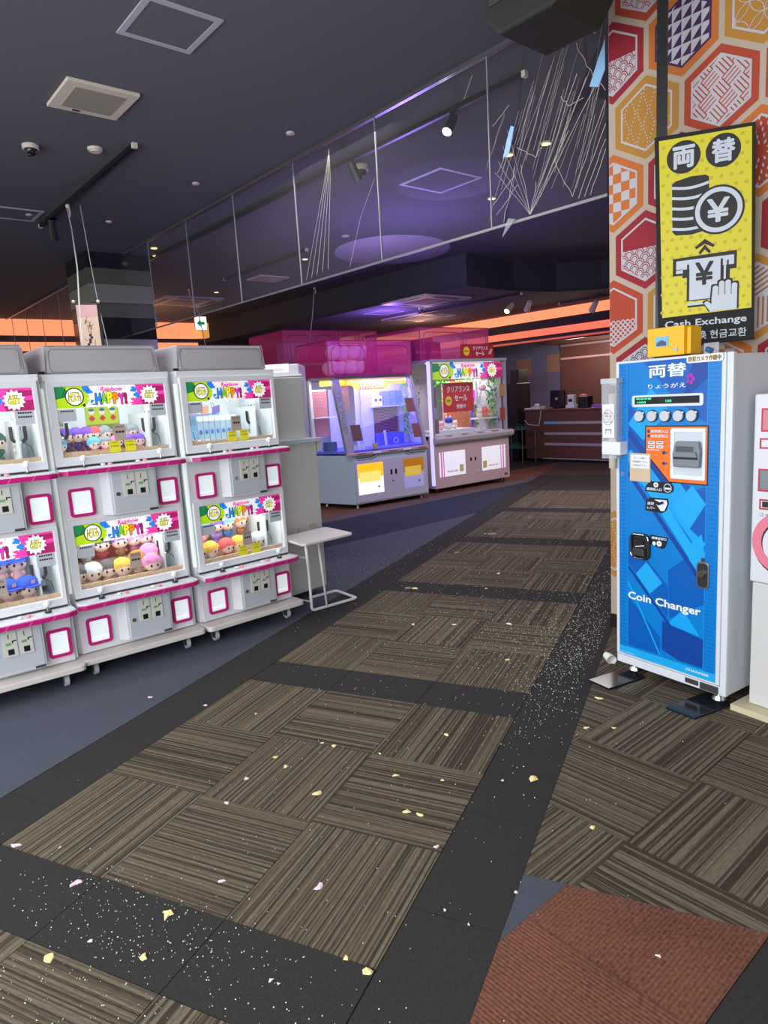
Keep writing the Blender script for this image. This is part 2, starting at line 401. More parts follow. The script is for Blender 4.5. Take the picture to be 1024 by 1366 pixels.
cove = mat('cove_panel', rgb(255, 130, 80), .5, emit=1.0, ecol=(1.0, 0.33, 0.15))
cove2 = mat('cove_panel_deep', rgb(255, 100, 70), .5, emit=0.85, ecol=(1.0, 0.21, 0.11))
cove3 = mat('cove_panel_dim', rgb(200, 80, 70), .5, emit=0.4, ecol=(1.0, 0.16, 0.10))
for (b0, b1, z0, z1) in ((-4, -.905, 3.28, 3.62), (-.9, 2.5, 3.28, 3.62), (2.505, 4.3, 3.24, 3.62), (-4, .9, 2.95, 3.14), (.905, 4.3, 2.95, 3.14)):
    bprism(-14.2, -14.17, b0, b1, z0, z1).build('lit_panel', cove, bpy.data.objects['wall_left'])
bprism(-14.2, -13.9, 4.3, 4.5, 3.24, 3.6).build('lit_panel', mat('cove_side_glow', rgb(250, 190, 90), .5, emit=.6, ecol=(1.0, .45, .12)), bpy.data.objects['wall_left'])  # recess side face, its lit look put in as emission
struct(bprism(-14.2, 4.6, 13, 13.1, 0, 3.2).build('wall_back', mat('far_wall', (0,0,0))))
struct(bprism(4.6, 4.75, -5.2, 13, 0, 3.7).build('wall_side', mat('plain_wall', rgb(120, 112, 110), .8)))
# fascia with lit bands above the service counter
fas = struct(bprism(-14.2, 4.6, 8.8, 8.86, 2.46, 3.13).build('trim_2', mat('fascia_black', rgb(30, 24, 28), .6)))
for z0, z1, m in ((2.93, 3.125, cove), (2.605, 2.745, cove2), (2.49, 2.53, cove3)):
    for a0, a1_ in ((-14.1, -9.8), (-9.795, -2.0), (-1.995, 4.5)):
        bprism(a0, a1_, 8.775, 8.8, z0, z1).build('lit_panel', m, fas)
# wall behind the counter
def bobj(mb, name, m, parent=None, a=0, b=0, z=0, **k):
    if parent is None:
        q = W(a, b, z); return mb.build(name, m, None, loc=q, rz=TH, **k)
    return mb.build(name, m, parent, **k)
bw = struct(bobj(MB().box(-7, -0.9, 0, .1, 0, 3.13), 'wall_counter', mat('slate_wall', rgb(104, 108, 132), .7), a=-6.5, b=10.5))
for x, z, ww, hh, c in ((-2.3, 1.82, .45, .42, 0), (-1.35, 1.86, .48, .42, 0), (-1.85, 1.42, .5, .42, 1), (-.9, 1.3, .4, .55, 0), (-2.7, 1.5, .35, .4, 1), (-3.6, 1.9, .5, .4, 0)):
    MB().box(x-ww/2, x+ww/2, -.012, 0, z, z+hh).build('wall_panel', mat('tan_square', rgb(150, 116, 92), .7) if c == 0 else mat('mauve_square', rgb(104, 96, 112), .7), bw)
pw = struct(bobj(MB().box(-1.1, 9, -.12, .0, 0, 3.13), 'wall_wood', wooddk, a=-6.5, b=10.5)); pw.name = 'wall_panelled'
for z in (2.12, 2.42): MB().box(-1.1, 9, -.14, -.12, z, z+.045).build('metal_strip', mat('satin_strip', rgb(190, 170, 175), .3, .6), pw)
MB().box(-1.4, 9, -.35, -.12, 2.48, 2.62).build('wood_shelf', wooddk, pw)

# ------------------------------------------------------------ patterned wall
pc = dict(gold=rgb(176, 124, 46), org=rgb(192, 104, 38), red=rgb(146, 24, 40), verm=rgb(170, 62, 36), pur=rgb(62, 26, 74), wht=rgb(186, 182, 186), brn=rgb(160, 98, 54))
pm = {k: mat('print_'+k, v, .75) for k, v in pc.items()}
wall = struct(MB().box(0, 4.6, 0, .16, 0, CH).build('wall_right', wallp, loc=W(0, 0), rz=TH))
MB().box(0, 4.6, -.012, 0, 0, .085).build('baseboard', black, wall)
HS = .224
def hexp(cx, cz, r): return [(cx+r*math.sin(PI/3*i)*-1, cz+r*math.cos(PI/3*i)) for i in range(6)]
def seg(p, q, w_):
    dx, dz = q[0]-p[0], q[1]-p[1]; L = math.hypot(dx, dz) or 1e-9; nx, nz = -dz/L*w_/2, dx/L*w_/2
    return [(p[0]-nx, p[1]-nz), (q[0]-nx, q[1]-nz), (q[0]+nx, q[1]+nz), (p[0]+nx, p[1]+nz)]
def hexagon(cx, cz, kind, lim=(0.003, 4.5, 0.09, CH-.004)):
    mb = MB(); ms = [pm[k] for k in ('gold', 'org', 'red', 'verm', 'pur', 'wht', 'brn')]; I = dict(gold=0, org=1, red=2, verm=3, pur=4, wht=5, brn=6)
    box = [(lim[0], lim[2]), (lim[1], lim[2]), (lim[1], lim[3]), (lim[0], lim[3])]
    lay = [0]
    def put(P, m, clipto=None):
        P = clip(P, box)
        if clipto and P: P = clip(P, clipto)
        if P: mb.flat(P, -.0012-.0007*lay[0]-.00004*(len(mb.f) % 12), I[m])
    outer, base, line, pat = dict(wave=('red', 'red', 'wht', 'wht'), tri=('org', 'wht', 'pur', 'pur'), circ=('gold', 'gold', 'wht', 'wht'), dot=('gold', 'gold', 'wht', 'wht'),
        weave=('verm', 'wht', 'wht', 'verm'), check=('org', 'wht', 'wht', 'org'), petal=('org', 'verm', 'wht', 'wht'), latt=('verm', 'verm', 'wht', 'wht'),
        stripe=('gold', 'wht', 'wht', 'brn'), plum=('red', 'pur', 'wht', 'wht'), fan=('verm', 'verm', 'wht', 'wht'))[kind]
    rr = HS*.925; put(hexp(cx, cz, rr), outer); lay[0] = 1
    put(hexp(cx, cz, rr-.040), line); lay[0] = 2
    rin = rr-.052; H = hexp(cx, cz, rin); put(H, base); lay[0] = 3
    if kind in ('wave', 'plum', 'latt', 'fan'):
        if kind == 'latt':
            for i in range(-9, 10):
                put(seg((cx+i*.03-.2, cz-.2-.05), (cx+i*.03+.2, cz+.2-.05), .007), pat, clip(H, rf(cx-.3, cx+.3, cz-.3, cz-.02)))
                put(seg((cx+i*.03+.2, cz-.2-.05), (cx+i*.03-.2, cz+.2-.05), .007), pat, clip(H, rf(cx-.3, cx+.3, cz-.3, cz-.02)))
        else:
            lo = clip(H, rf(cx-.3, cx+.3, cz-.3, cz+.012)) if kind != 'plum' else H
            put(lo, pat); lay[0] = 4
            j = 0; z = cz-.2
            while z < cz+(.02 if kind != 'plum' else .2):
                for i in range(-6, 7):
                    x = cx+i*.064+(.032 if j % 2 else 0)
                    for r_ in (.027, .016):
                        pts = [(x+r_*math.cos(a*PI/6), z+r_*math.sin(a*PI/6)) for a in range(7)]
                        for a in range(6): put(seg(pts[a], pts[a+1], .0045), base, lo)
                z += .027; j += 1
    elif kind == 'tri':
        d = .050
        for i in range(-5, 6):
            for j in range(-5, 6):
                x, z = cx+i*d, cz+j*.058
                put([(x, z), (x+d*.92, z), (x+d*.92, z+.052)], pat, H)
    elif kind in ('dot',):
        for k in range(-4, 5):
            for i in range(19):
                t = i/18; z = cz-.16+.32*t; x = cx+k*.036+.012*math.sin(t*PI*4+(PI if k % 2 else 0))
                put([(x-.0034, z-.0034), (x+.0034, z-.0034), (x+.0034, z+.0034), (x-.0034, z+.0034)], pat, H)
    elif kind == 'circ':
        for i in range(-3, 4):
            for j in range(-3, 4):
                x, z = cx+i*.065, cz+j*.065
                if (i+j) % 2: continue
                pts = [(x+.065*math.cos(a*PI/8), z+.065*math.sin(a*PI/8)) for a in range(17)]
                for a in range(16): put(seg(pts[a], pts[a+1], .003), pat, H)
    elif kind == 'weave':
        u = .072
        for i in range(-4, 5):
            for j in range(-4, 5):
                c0 = math.cos(R(38)); s0 = math.sin(R(38)); ox, oz = i*u, j*u
                for k in range(4):
                    o_ = (k-1.5)*u/4+u/8
                    p, q = ((ox-u/2, oz+o_), (ox+u/2, oz+o_)) if (i+j) % 2 else ((ox+o_, oz-u/2), (ox+o_, oz+u/2))
                    f = lambda t: (cx+t[0]*c0-t[1]*s0, cz+t[0]*s0+t[1]*c0)
                    put(seg(f(p), f(q), .0055), pat, H)
    elif kind == 'check':
        for i in range(-5, 5):
            for j in range(-5, 5):
                if (i+j) % 2: put(rf(cx+i*.05, cx+i*.05+.05, cz+j*.05, cz+j*.05+.05), pat, H)
    elif kind == 'petal':
        for rad in range(1, 7):
            n = 4+rad*5
            for i in range(n):
                a = 2*PI*(i+rad*.5)/n; r_ = .014+rad*.027; x, z = cx+r_*math.cos(a), cz+r_*math.sin(a); ca, sa = math.cos(a), math.sin(a)
                put([(x-.012*ca, z-.012*sa), (x+.0055*sa, z-.0055*ca), (x+.012*ca, z+.012*sa), (x-.0055*sa, z+.0055*ca)], pat, H)
    elif kind == 'stripe':
        for sct in range(3):
            for k in range(8):
                o_ = .012+k*.022
                a = sct*2*PI/3+PI/6; b = a+2*PI/3/2
                d = (math.cos(a), math.sin(a)); nn = (-d[1], d[0])
                put(seg((cx+nn[0]*o_, cz+nn[1]*o_), (cx+nn[0]*o_+d[0]*.2, cz+nn[1]*o_+d[1]*.2), .009), pat, clip(H, [(cx, cz), (cx+d[0], cz+d[1]), (cx+d[0]+nn[0], cz+d[1]+nn[1]), (cx+nn[0], cz+nn[1])]))
    if mb.v: mb.build('hexagon_print', ms, wall)
grid = {(-2, 0): 'fan', (-2, 1): 'weave', (-2, 2): 'wave', (-1, 0): 'wave', (-1, 1): 'tri', (-1, 2): 'circ', (0, 0): 'dot', (0, 1): 'weave', (0, 2): 'latt',
        (1, 0): 'check', (1, 1): 'wave', (1, 2): 'petal', (2, 0): 'wave', (2, 1): 'circ', (2, 2): 'plum', (3, 0): 'latt', (3, 1): 'dot', (3, 2): 'stripe', (4, 0): 'plum', (4, 1): 'check', (4, 2): 'wave'}
kinds = ['check', 'petal', 'stripe', 'fan', 'circ', 'dot', 'wave', 'weave']
for k in range(-2, 9):
    for c in range(0, 6):
        u_ = .22+.388*c if k % 2 == 0 else .026+.388*c
        kd = grid.get((k, c)) or kinds[(k*3+c) % 8]
        if c > 3 and k > -3: continue
        if k >= 5 and c > 0: continue
        hexagon(u_, 2.885-.3363*k, kd)

# ------------------------------------------------------------ glass smoke barrier
seams = [-.01, -.86, -1.98, -3.11, -4.22, -5.33, -6.44, -7.28]
seamsL = [-8.16, -9.3, -10.4, -11.5, -12.6, -13.7, -14.18]
alu = mat('aluminium_rail', rgb(150, 146, 150), .3, .8)
seamm = mat('glass_edge', rgb(150, 146, 152), .3)
crackm = mat('crack_lines', rgb(205, 196, 178), .35, spec=1.0)
skyb = mat('shard_sky_reflection', rgb(150, 195, 235), .25)  # reflected sky painted into the shard colour
def barrier(S_, label):
    t = empty('smoke_barrier', label, 'glass barrier', W(S_[-1], 0, 2.55), TH)
    L = S_[0]-S_[-1]; x = lambda a: a-S_[-1]
    MB().box(0, L, -.016, .016, CH-2.55-.025, CH-2.55).build('top_rail', alu, t)
    bt = MB().box(0, L, -.006, .006, -.004, .012).build('bottom_rail', alu, t)
    for i in range(len(S_)-1):
        if i == 0 and S_[0] > -.5: continue
        MB().box(x(S_[i+1])+.004, x(S_[i])-.004, -.003, .003, .012, 1.045).build('glass_pane', smoke, t)
    for a in S_[1:-1]: MB().box(x(a)-.004, x(a)+.004, -.005, .005, .012, 1.045).build('pane_joint', seamm, t)
    return t, x
bar, bx = barrier(seams, 'long hanging glass smoke barrier with a shattered pane beside the patterned wall')
barrier(seamsL, 'glass smoke barrier left of the dark column')
# shattered pane: two remaining sheets around the holes, crack lines and loose shards
x0 = bx(-.856); X1 = bx(-.014)
def gp(P, name='glass_shard', m=smoke, th=.003, y=0, label=None):
    o = MB().prism([(x0+a, z) for a, z in P], y-th, y+th, 'y').build(name, m, bar)
    if label: o['label'] = label
    return o
# pane local coords: a 0..0.842, z .012..1.045
gp([(0, .012), (.09, .012), (.20, .40), (.16, .56), (0, .56)]); gp([(.13, .012), (.33, .02), (.40, .45), (.22, .44), (.20, .36)])
gp([(0, .565), (.17, .565), (.22, .60), (.30, 1.045), (0, 1.045)]); gp([(.245, .46), (.56, .46), (.72, .70), (.68, 1.045), (.31, 1.045), (.225, .56)])
gp([(.34, .012), (.842, .012), (.842, .50), (.75, .56), (.60, .46), (.41, .45)]); gp([(.80, .80), (.842, .86), (.842, 1.045), (.69, 1.045), (.73, .72)])
gp([(.115, .40), (.165, .42), (.21, .56), (.185, .575), (.15, .50)], m=skyb, y=-.012, label='pale blue glass shard reflecting the sky')
gp([(.745, .60), (.80, .58), (.842, .655), (.842, .80), (.80, .72)], m=skyb, y=-.012, label='large pale blue glass shard reflecting the sky')
gp([(.09, -.07), (.20, .02), (.14, .035)], m=clearp, y=-.012, label='loose glass splinter hanging below the rail')
random.seed(11)
nm = 0
def crack(p, q, w_=.0022, jag=.008, name='crack'):
    n = 5; P = []
    for i in range(n+1):
        t = i/n; j_ = 0 if i in (0, n) else random.uniform(-jag, jag)
        P.append((x0+p[0]+(q[0]-p[0])*t+j_, -.006, p[1]+(q[1]-p[1])*t))
    return P, w_
ck = MB()
def addc(p, q, w_=.0013, jag=.006):
    P, r_ = crack(p, q, w_, jag); ck.tube(P, r_, 0, 4)
for i in range(38):
    a = random.uniform(.02, .82); z = random.uniform(.05, .45); L = random.uniform(.25, .62)
    addc((a-.10*random.random(), z), (min(.84, a+L*.33), min(1.03, z+L)), random.uniform(.0005, .0011), .006)
for a in (.02, .05, .09, .13): addc((.31, .02), (a+.02, .30+a*2), .0012)
for a, b in (((.31, .02), (.25, .33)), ((.31, .02), (.36, .20)), ((.31, .02), (.60, .42)), ((.31, .02), (.78, .60)), ((.31, .02), (.66, .70)),
             ((.62, .05), (.50, .28)), ((.50, .28), (.72, .66)), ((.62, .05), (.84, .50)), ((.66, .03), (.84, .38)), ((.70, .03), (.84, .30)), ((.74, .03), (.84, .25)),
             ((.03, .62), (.17, .70)), ((.06, .33), (.18, .50)), ((.22, .44), (.36, .34)), ((.36, .34), (.42, .40)), ((.55, .62), (.60, .55)), ((.60, .55), (.70, .56)),
             ((.66, .86), (.72, .72)), ((.72, .72), (.84, .55)), ((.70, .95), (.84, 1.03)), ((.70, .95), (.78, .86)), ((.02, .15), (.20, .28)), ((.04, .08), (.22, .22)), ((.1, .02), (.20, .33))):
    addc(a, b, .0018, .008)
o = ck.build('crack_lines', crackm, bar); o['kind'] = 'stuff'
# cracks across two of the intact-looking panes
ck = MB(); s3 = bx(-3.11)
for k in range(5): ck.tube([(s3+.55, -.006, 1.0), (s3+.46+.02*k, -.006, .78), (s3+.08+.085*k, -.006, .03+.01*k)], .0011, 0, 4)
ck.tube([(s3+1.1, -.006, .62), (s3+.9, -.006, .38), (s3+.72, -.006, .03)], .0011, 0, 4)
ck.tube([(bx(-.98), -.006, .98), (bx(-1.06), -.006, .86)], .0011, 0, 4)
o = ck.build('crack_lines', crackm, bar); o['kind'] = 'stuff'

# ------------------------------------------------------------ ceiling fittings
fr_grey = mat('hatch_frame', rgb(176, 174, 184), .5); lens_w = mat('warm_lamp', (1, .8, .5), .5, emit=3, ecol=(1, .62, .22))
cream = mat('vent_cream', rgb(214, 202, 186), .5); ventg = mat('vent_mesh', rgb(150, 142, 128), .7)
def ceil_thing(name, label, cat, a, b, z=CH, rz=0, group=None):
    q = W(a, b, z); return empty(name, label, cat, q, TH+rz, group)
def hatch(a, b, s, label, z=CH):
    t = ceil_thing('ceiling_hatch', label, 'ceiling hatch', a, b, z)
    mb = MB(); 
    for q in ((-s/2, s/2, -s/2, -s/2+.035), (-s/2, s/2, s/2-.035, s/2), (-s/2, -s/2+.035, -s/2+.035, s/2-.035), (s/2-.035, s/2, -s/2+.035, s/2-.035)):
        mb.box(q[0], q[1], q[2], q[3], -.008, 0)
    mb.build('frame', fr_grey, t); MB().box(-s/2+.037, s/2-.037, -s/2+.037, s/2-.037, -.005, -.001).build('panel', ceilm, t)
hatch(-1.655, -1.76, .44, 'square ceiling hatch with pale frame nearest the camera at the top left')
hatch(-2.87, 1.62, .60, 'square ceiling hatch with pale frame beyond the glass barrier near the spotlight')
hatch(-5.9, -1.62, .45, 'square ceiling hatch cut off by the left edge of the picture')
hatch(-8.1, 5.3, .6, 'square hatch in the low ceiling left of the air conditioner', 3.13)
t = ceil_thing('ceiling_vent', 'cream rectangular ceiling vent with fine mesh, left of the picture', 'vent', -2.78, -1.82)
MB().box(-.235, .235, -.235, .235, -.022, 0).build('frame', cream, t, bev=.004); MB().box(-.165, .165, -.165, .165, -.026, -.022).build('mesh_panel', ventg, t)
MB().box(-.21, -.185, -.08, -.03, -.025, -.022).build('maker_plate', dkgrey, t)
def ac(a, b, z, s, label):
    t = ceil_thing('ceiling_air_conditioner', label, 'air conditioner', a, b, z)
    MB().prism(rrect(-s/2, s/2, -s/2, s/2, .05), -.03, 0, 'z').build('panel', mat('ac_white', rgb(190, 180, 185), .5), t)
    for k in range(4):
        MB().box(-s*.28, s*.28, -s*.45, -s*.38, -.034, -.03).build('louvre', dkgrey, t, rz=k*PI/2)
    g = MB().box(-s*.25, s*.25, -s*.25, s*.25, -.036, -.03).build('grille', ventg, t)
ac(-6.6, 5.0, 3.13, 1.15, 'four-way ceiling air conditioner in front of the orange bands, violet lit')
ac(-8.5, 6.6, 3.13, 1.15, 'four-way ceiling air conditioner farther left above the magenta covers')
ac(-10.9, 2.5, CH, 1.2, 'four-way ceiling air conditioner beside the dark column')
t = ceil_thing('ceiling_vent', 'plain pale ceiling panel vent beyond the glass barrier', 'vent', -8.15, 2.78); MB().box(-.24, .24, -.28, .28, -.02, 0).build('frame', cream, t)
t = ceil_thing('dome_camera', 'white dome security camera on the ceiling at upper left', 'camera', -3.85, -1.96)
MB().cyl((0,0,-.035), .062, .035, 'z', 0, 24).build('base', cream, t, bev=.004); MB().ball((0,0,-.035), .047, 0, 1, 1, 1, 16, 8, .5, 1).build('dome', mat('camera_dome', (.01,.01,.012), .1), t, smooth=True)
MB().cyl((.01,-.02,-.088), .015, .012, 'z', 0, 12).build('lens', chrome, t)
t = ceil_thing('ceiling_sensor', 'round white sensor on the ceiling beside the dome camera', 'sensor', -3.68, -1.52)
MB().cyl((0,0,-.02), .055, .02, 'z', 0, 24, .06).build('base', cream, t); MB().cyl((0,0,-.03), .04, .01, 'z', 0, 20).build('cap', cream, t)
t = ceil_thing('dome_camera', 'dark dome camera on the ceiling beyond the glass, beside a pane joint', 'camera', -2.92, .62)
MB().cyl((0,0,-.05), .07, .05, 'z', 0, 20).build('base', cream, t); MB().ball((0,0,-.05), .055, 0, 1, 1, 1, 14, 7, .5, 1).build('dome', MATS['camera_dome'], t)
t = ceil_thing('dome_camera', 'small dome camera under the low ceiling above the magenta covers', 'camera', -7.3, 5.55, 3.13)
MB().cyl((0,0,-.05), .06, .05, 'z', 0, 20).build('base', cream, t); MB().ball((0,0,-.05), .045, 0, 1, 1, 1, 14, 7, .5, 1).build('dome', MATS['camera_dome'], t)
for a, b, lab in ((-6.57, 2.47, 'nearest the violet disc'), (-6.77, .22, 'upper of the two right of the dark column'), (-7.2, .42, 'lower of the two right of the dark column'), (-3.02, 2.58, 'seen through the shattered pane, lower left one'),
                  (-1.64, 1.69, 'upper one seen through the shattered pane'), (-2.0, 1.62, 'middle one seen through the shattered pane'), (-9.7, 2.6, 'beside the column air conditioner'), (-5.15, 2.15, 'small unlit-looking one left of the violet disc')):
    t = ceil_thing('downlight', 'warm recessed ceiling downlight ' + lab, 'light', a, b)
    MB().cyl((0,0,-.012), .05, .012, 'z', 0, 20).build('ring', cream, t); MB().cyl((0,0,-.014), .038, .002, 'z', 0, 20).build('lens', lens_w if 'unlit' not in lab else cream, t)
for a, b, lab in ((-5.77, -.70, 'left of the glass barrier'), (-5.85, -1.5, 'by the left edge of the picture'), (-2.6, -.35, 'just before the glass barrier'), (-4.1, -.45, 'above the lighting track end')):
    t = ceil_thing('ceiling_sensor', 'small white disc sensor on the ceiling ' + lab, 'sensor', a, b)
    MB().cyl((0,0,-.012), .035, .012, 'z', 0, 16).build('base', cream, t); MB().cyl((0,0,-.018), .02, .006, 'z', 0, 12).build('cap', fr_grey, t)
# lighting tracks
def track(a0, a1, b, label, z=CH):
    L = a1-a0; t = ceil_thing('lighting_track', label, 'track', a0, b, z)
    MB().box(0, L, -.018, .018, -.035, 0).build('rail', black, t); MB().box(-.03, .0, -.02, .02, -.04, 0).build('end_cap', cream, t); MB().box(L, L+.03, -.02, .02, -.04, 0).build('end_cap', cream, t)
track(-6.2, -3.43, -1.30, 'black lighting track on the ceiling left of the glass barrier')
track(-7.5, -.9, .42, 'long black lighting track just behind the glass barrier')
track(-8.4, -6.0, 2.1, 'lighting track beyond the glass, above the exit sign')
track(-9.0, -5.4, 6.1, 'lighting track on the low ceiling over the magenta covers', 3.13)
track(-6.0, -2.6, 7.6+.5, 'lighting track on the low ceiling before the orange bands', 3.13)
def spot_fix(a, b, z, label, m, tilt=R(35), yaw=0, s=1.0, on=None, body=black):
    t = ceil_thing('track_spotlight', label, 'spotlight', a, b, z, yaw)
    MB().cyl((0, 0, -.035-.06*s), .008, .06*s, 'z', 0, 8).build('stem', black, t)
    mb = MB().cyl((0, 0, -.10*s), .036*s, .14*s, 'z', 0, 20, .028*s)
    Mx = Matrix.Translation((0, 0, -.10*s)) @ Matrix.Rotation(tilt, 4, 'X') @ Matrix.Translation((0, 0, .03*s)); mb.xf(Mx); mb.build('head', body, t, bev=.002)
    l = MB().cyl((0, 0, -.104*s), .031*s, .004*s, 'z', 0, 20).xf(Mx); l.build('lens', on or dkgrey, t)
    return t
lamp_on = mat('spot_lens_on', (1, 1, 1), .5, emit=40, ecol=(.75, .95, 1.0)); lamp_w = mat('spot_lens_warm', (1, .9, .7), .5, emit=9, ecol=(1, .75, .42))
spot_fix(-1.585, .42, CH, 'lit white track spotlight shining behind the glass barrier', None, R(-35), 0, 1.1, lamp_on)
light('spotlight_beam', 'SPOT', W(-1.585, .30, CH-.16), 40, (.75, .93, 1), .03, target=W(-1.5, -2.0, .2), spot=R(60), blend=.5)
spot_fix(-5.75, -1.30, CH, 'dark cylinder track spotlight at the left end of the ceiling track', None, R(35), R(70), 1.5)
spot_fix(-2.77, .42, CH, 'dark track spotlight behind the glass left of the dome camera', None, R(30), 0, 1.2)
spot_fix(-6.02, 6.55, 3.13, 'lit warm spotlight by the right magenta cover', None, R(-50), 0, 1.5, lamp_w, cream)
spot_fix(-5.75, 6.75, 3.13, 'pale spotlight beside the lit warm one', None, R(50), R(60), 1.5, None, cream)
spot_fix(-5.25, 8.1, 3.13, 'pale spotlight in front of the top orange band', None, R(50), R(60), 1.7, None, cream)
def cable(P, r, m, label, name='hanging_cable'):
    o = MB().tube(P, r, 0, 6).build(name, m); return tag(o, label, 'cable')
cable([W(-5.25,-1.30,3.585), W(-5.0,-1.36,3.30), W(-4.3,-1.58,2.80), W(-3.6,-1.83,2.33), W(-3.1,-2.0,2.04), W(-2.95,-2.05,1.6), W(-2.9,-2.06,1.1)], .006, mat('cable_white', rgb(190,188,190), .5), 'thick white cable from the ceiling track down to the left grey cover')
cable([W(-5.3,-1.15,CH), W(-5.22,-1.15,3.1), W(-5.15,-1.144,2.62), W(-5.06,-1.134,2.23), W(-4.95,-1.1,1.5)], .004, MATS['cable_white'], 'thin white cable passing beside the hanging scroll')
cable([W(-8.68,4.1,CH-.05), W(-8.66,4.0,3.1), W(-8.5,3.7,2.3)], .007, MATS['cable_white'], 'white cable dropping left of the magenta covers')
cable([W(-9.6,2.0,CH-.05), W(-9.5,2.1,3.2), W(-9.4,2.15,2.4)], .007, MATS['cable_white'], 'white cable dropping right of the green exit sign')
for a, b, lab in ((-8.68, 4.1, 'above the left magenta cover cable'), (-9.6, 2.0, 'right of the green exit sign'), (-5.22, -1.30, 'on the lighting track with the thick cable')):
    t = ceil_thing('cable_hook', 'small white cable hook ' + lab, 'hook', a, b, CH if b > 0 else CH-.035)
    MB().cyl((0,0,-.03), .02, .03, 'z', 0, 10).build('base', cream, t); MB().tube([(0.03,0,-.03), (0.05,0,-.08), (0.03,0,-.12)], .008, 0, 6).build('hook', cream, t)
# exit sign
t = empty('exit_sign', 'small green and white lit exit sign with left arrow hanging from the ceiling', 'exit sign', W(-12.4, 3.55, 3.24), R(60))
MB().box(-.14, .14, -.02, .02, 0, .30).build('housing', cream, t)
MB().rect(-.135, .135, .005, .295, -.021).build('face', mat('exit_white', (.9,1,.95), .5, emit=1.1), t)
ga = MB().flat([(-.09,.15),(-.01,.07),(-.01,.12),(.09,.12),(.09,.18),(-.01,.18),(-.01,.23)], -.023); ga.build('arrow', mat('exit_green', rgb(0,150,90), .5, emit=.5), t)
MB().box(-.01, .01, -.01, .01, .30, .38).build('stem', cream, t)
# hanging speaker box
t = empty('hanging_speaker', 'large dark speaker box hanging from the ceiling before the shattered glass', 'speaker', W(.06, -.62, 3.20), TH); t.scale = (.78, .78, 1)
sp = MB().prism([(-.20, 0), (.20, .0), (.30, .10), (.30, .36), (.22, .40), (-.24, .40), (-.30, .34), (-.30, .08)], -.24, .26, 'y'); sp.build('housing', mat('speaker_olive', rgb(36, 35, 32), .7), t, bev=.02, seg=3)
MB().box(-.27, .27, -.252, -.24, .14, .34).build('grille', dkgrey, t); MB().cyl((.0, 0, .39), .03, .10, 'z').build('bracket', black, t)
MB().cyl((-.12, -.27, .25), .07, .02, 'y').build('horn', black, t)

# ------------------------------------------------------------ dark column
colm = mat('column_gloss', rgb(36, 38, 42), .12); colb = mat('column_bands_sheen', rgb(88, 90, 76), .3); mirb = mat('column_mirror_sheen', rgb(150, 152, 132), .3, .4)  # greenish sheen of the lit face painted into both band colours
t = empty('column', 'dark glossy square column with mirrored bands behind the crane cabinets', 'column', W(-8.15, -.50, 0), TH)
MB().box(.02, .83, .02, .83, 0, CH).build('core', blackm, t)
zs = [0, .6, 1.2, 1.8, 2.22, 2.50, 2.78, 2.97, 3.22, 3.42, CH]
for i in range(len(zs)-1):
    MB().box(0, .85, 0, .85, zs[i]+.004, zs[i+1]-.004).build('band_panel', [colm, colb, mirb][[0,0,1,0,2,0,1,2,1,0][i]], t)

# scroll banner and its stand
t = empty('scroll_banner', 'narrow beige scroll with ink brush drawing hung behind the crane cabinets', 'banner', (-2.67, 1.66, 0), R(45))
bp_ = MB().box(-.085, .085, -.003, .003, 1.85, 2.46); bp_.build('scroll', mat('scroll_paper', rgb(208, 182, 160), .8), t)
MB().tube([(-.11, 0, 2.47), (.11, 0, 2.47)], .008).build('rod', dkgrey, t)
MB().box(-.085, .085, -.005, -.0035, 2.36, 2.46).build('header_band', mat('scroll_pink', rgb(205, 160, 160), .8), t)
for x in (-.10, .10): MB().ball((x, 0, 2.49), .015).build('finial', cream, t)
MB().tube([(.10, .02, 0), (.10, .02, 2.47)], .010).build('pole', black, t); MB().cyl((.10, .02, 0), .14, .02).build('base', black, t)
ink = MB(); random.seed(5)
for i in range(26):
    x = random.uniform(-.045, .045); z = random.uniform(1.87, 2.32); ink.flat([(a, b) for a, b in seg((x, z), (x*.5+random.uniform(-.015, .015), z+random.uniform(-.07, .07)), .0035)][::1], -.0045)
for i in range(10): ink.disc(random.uniform(-.02, .02), 2.20-.02*i, .012, -.0045)
for f in range(len(ink.f)): pass
ink.build('brush_drawing', h_blk, t)

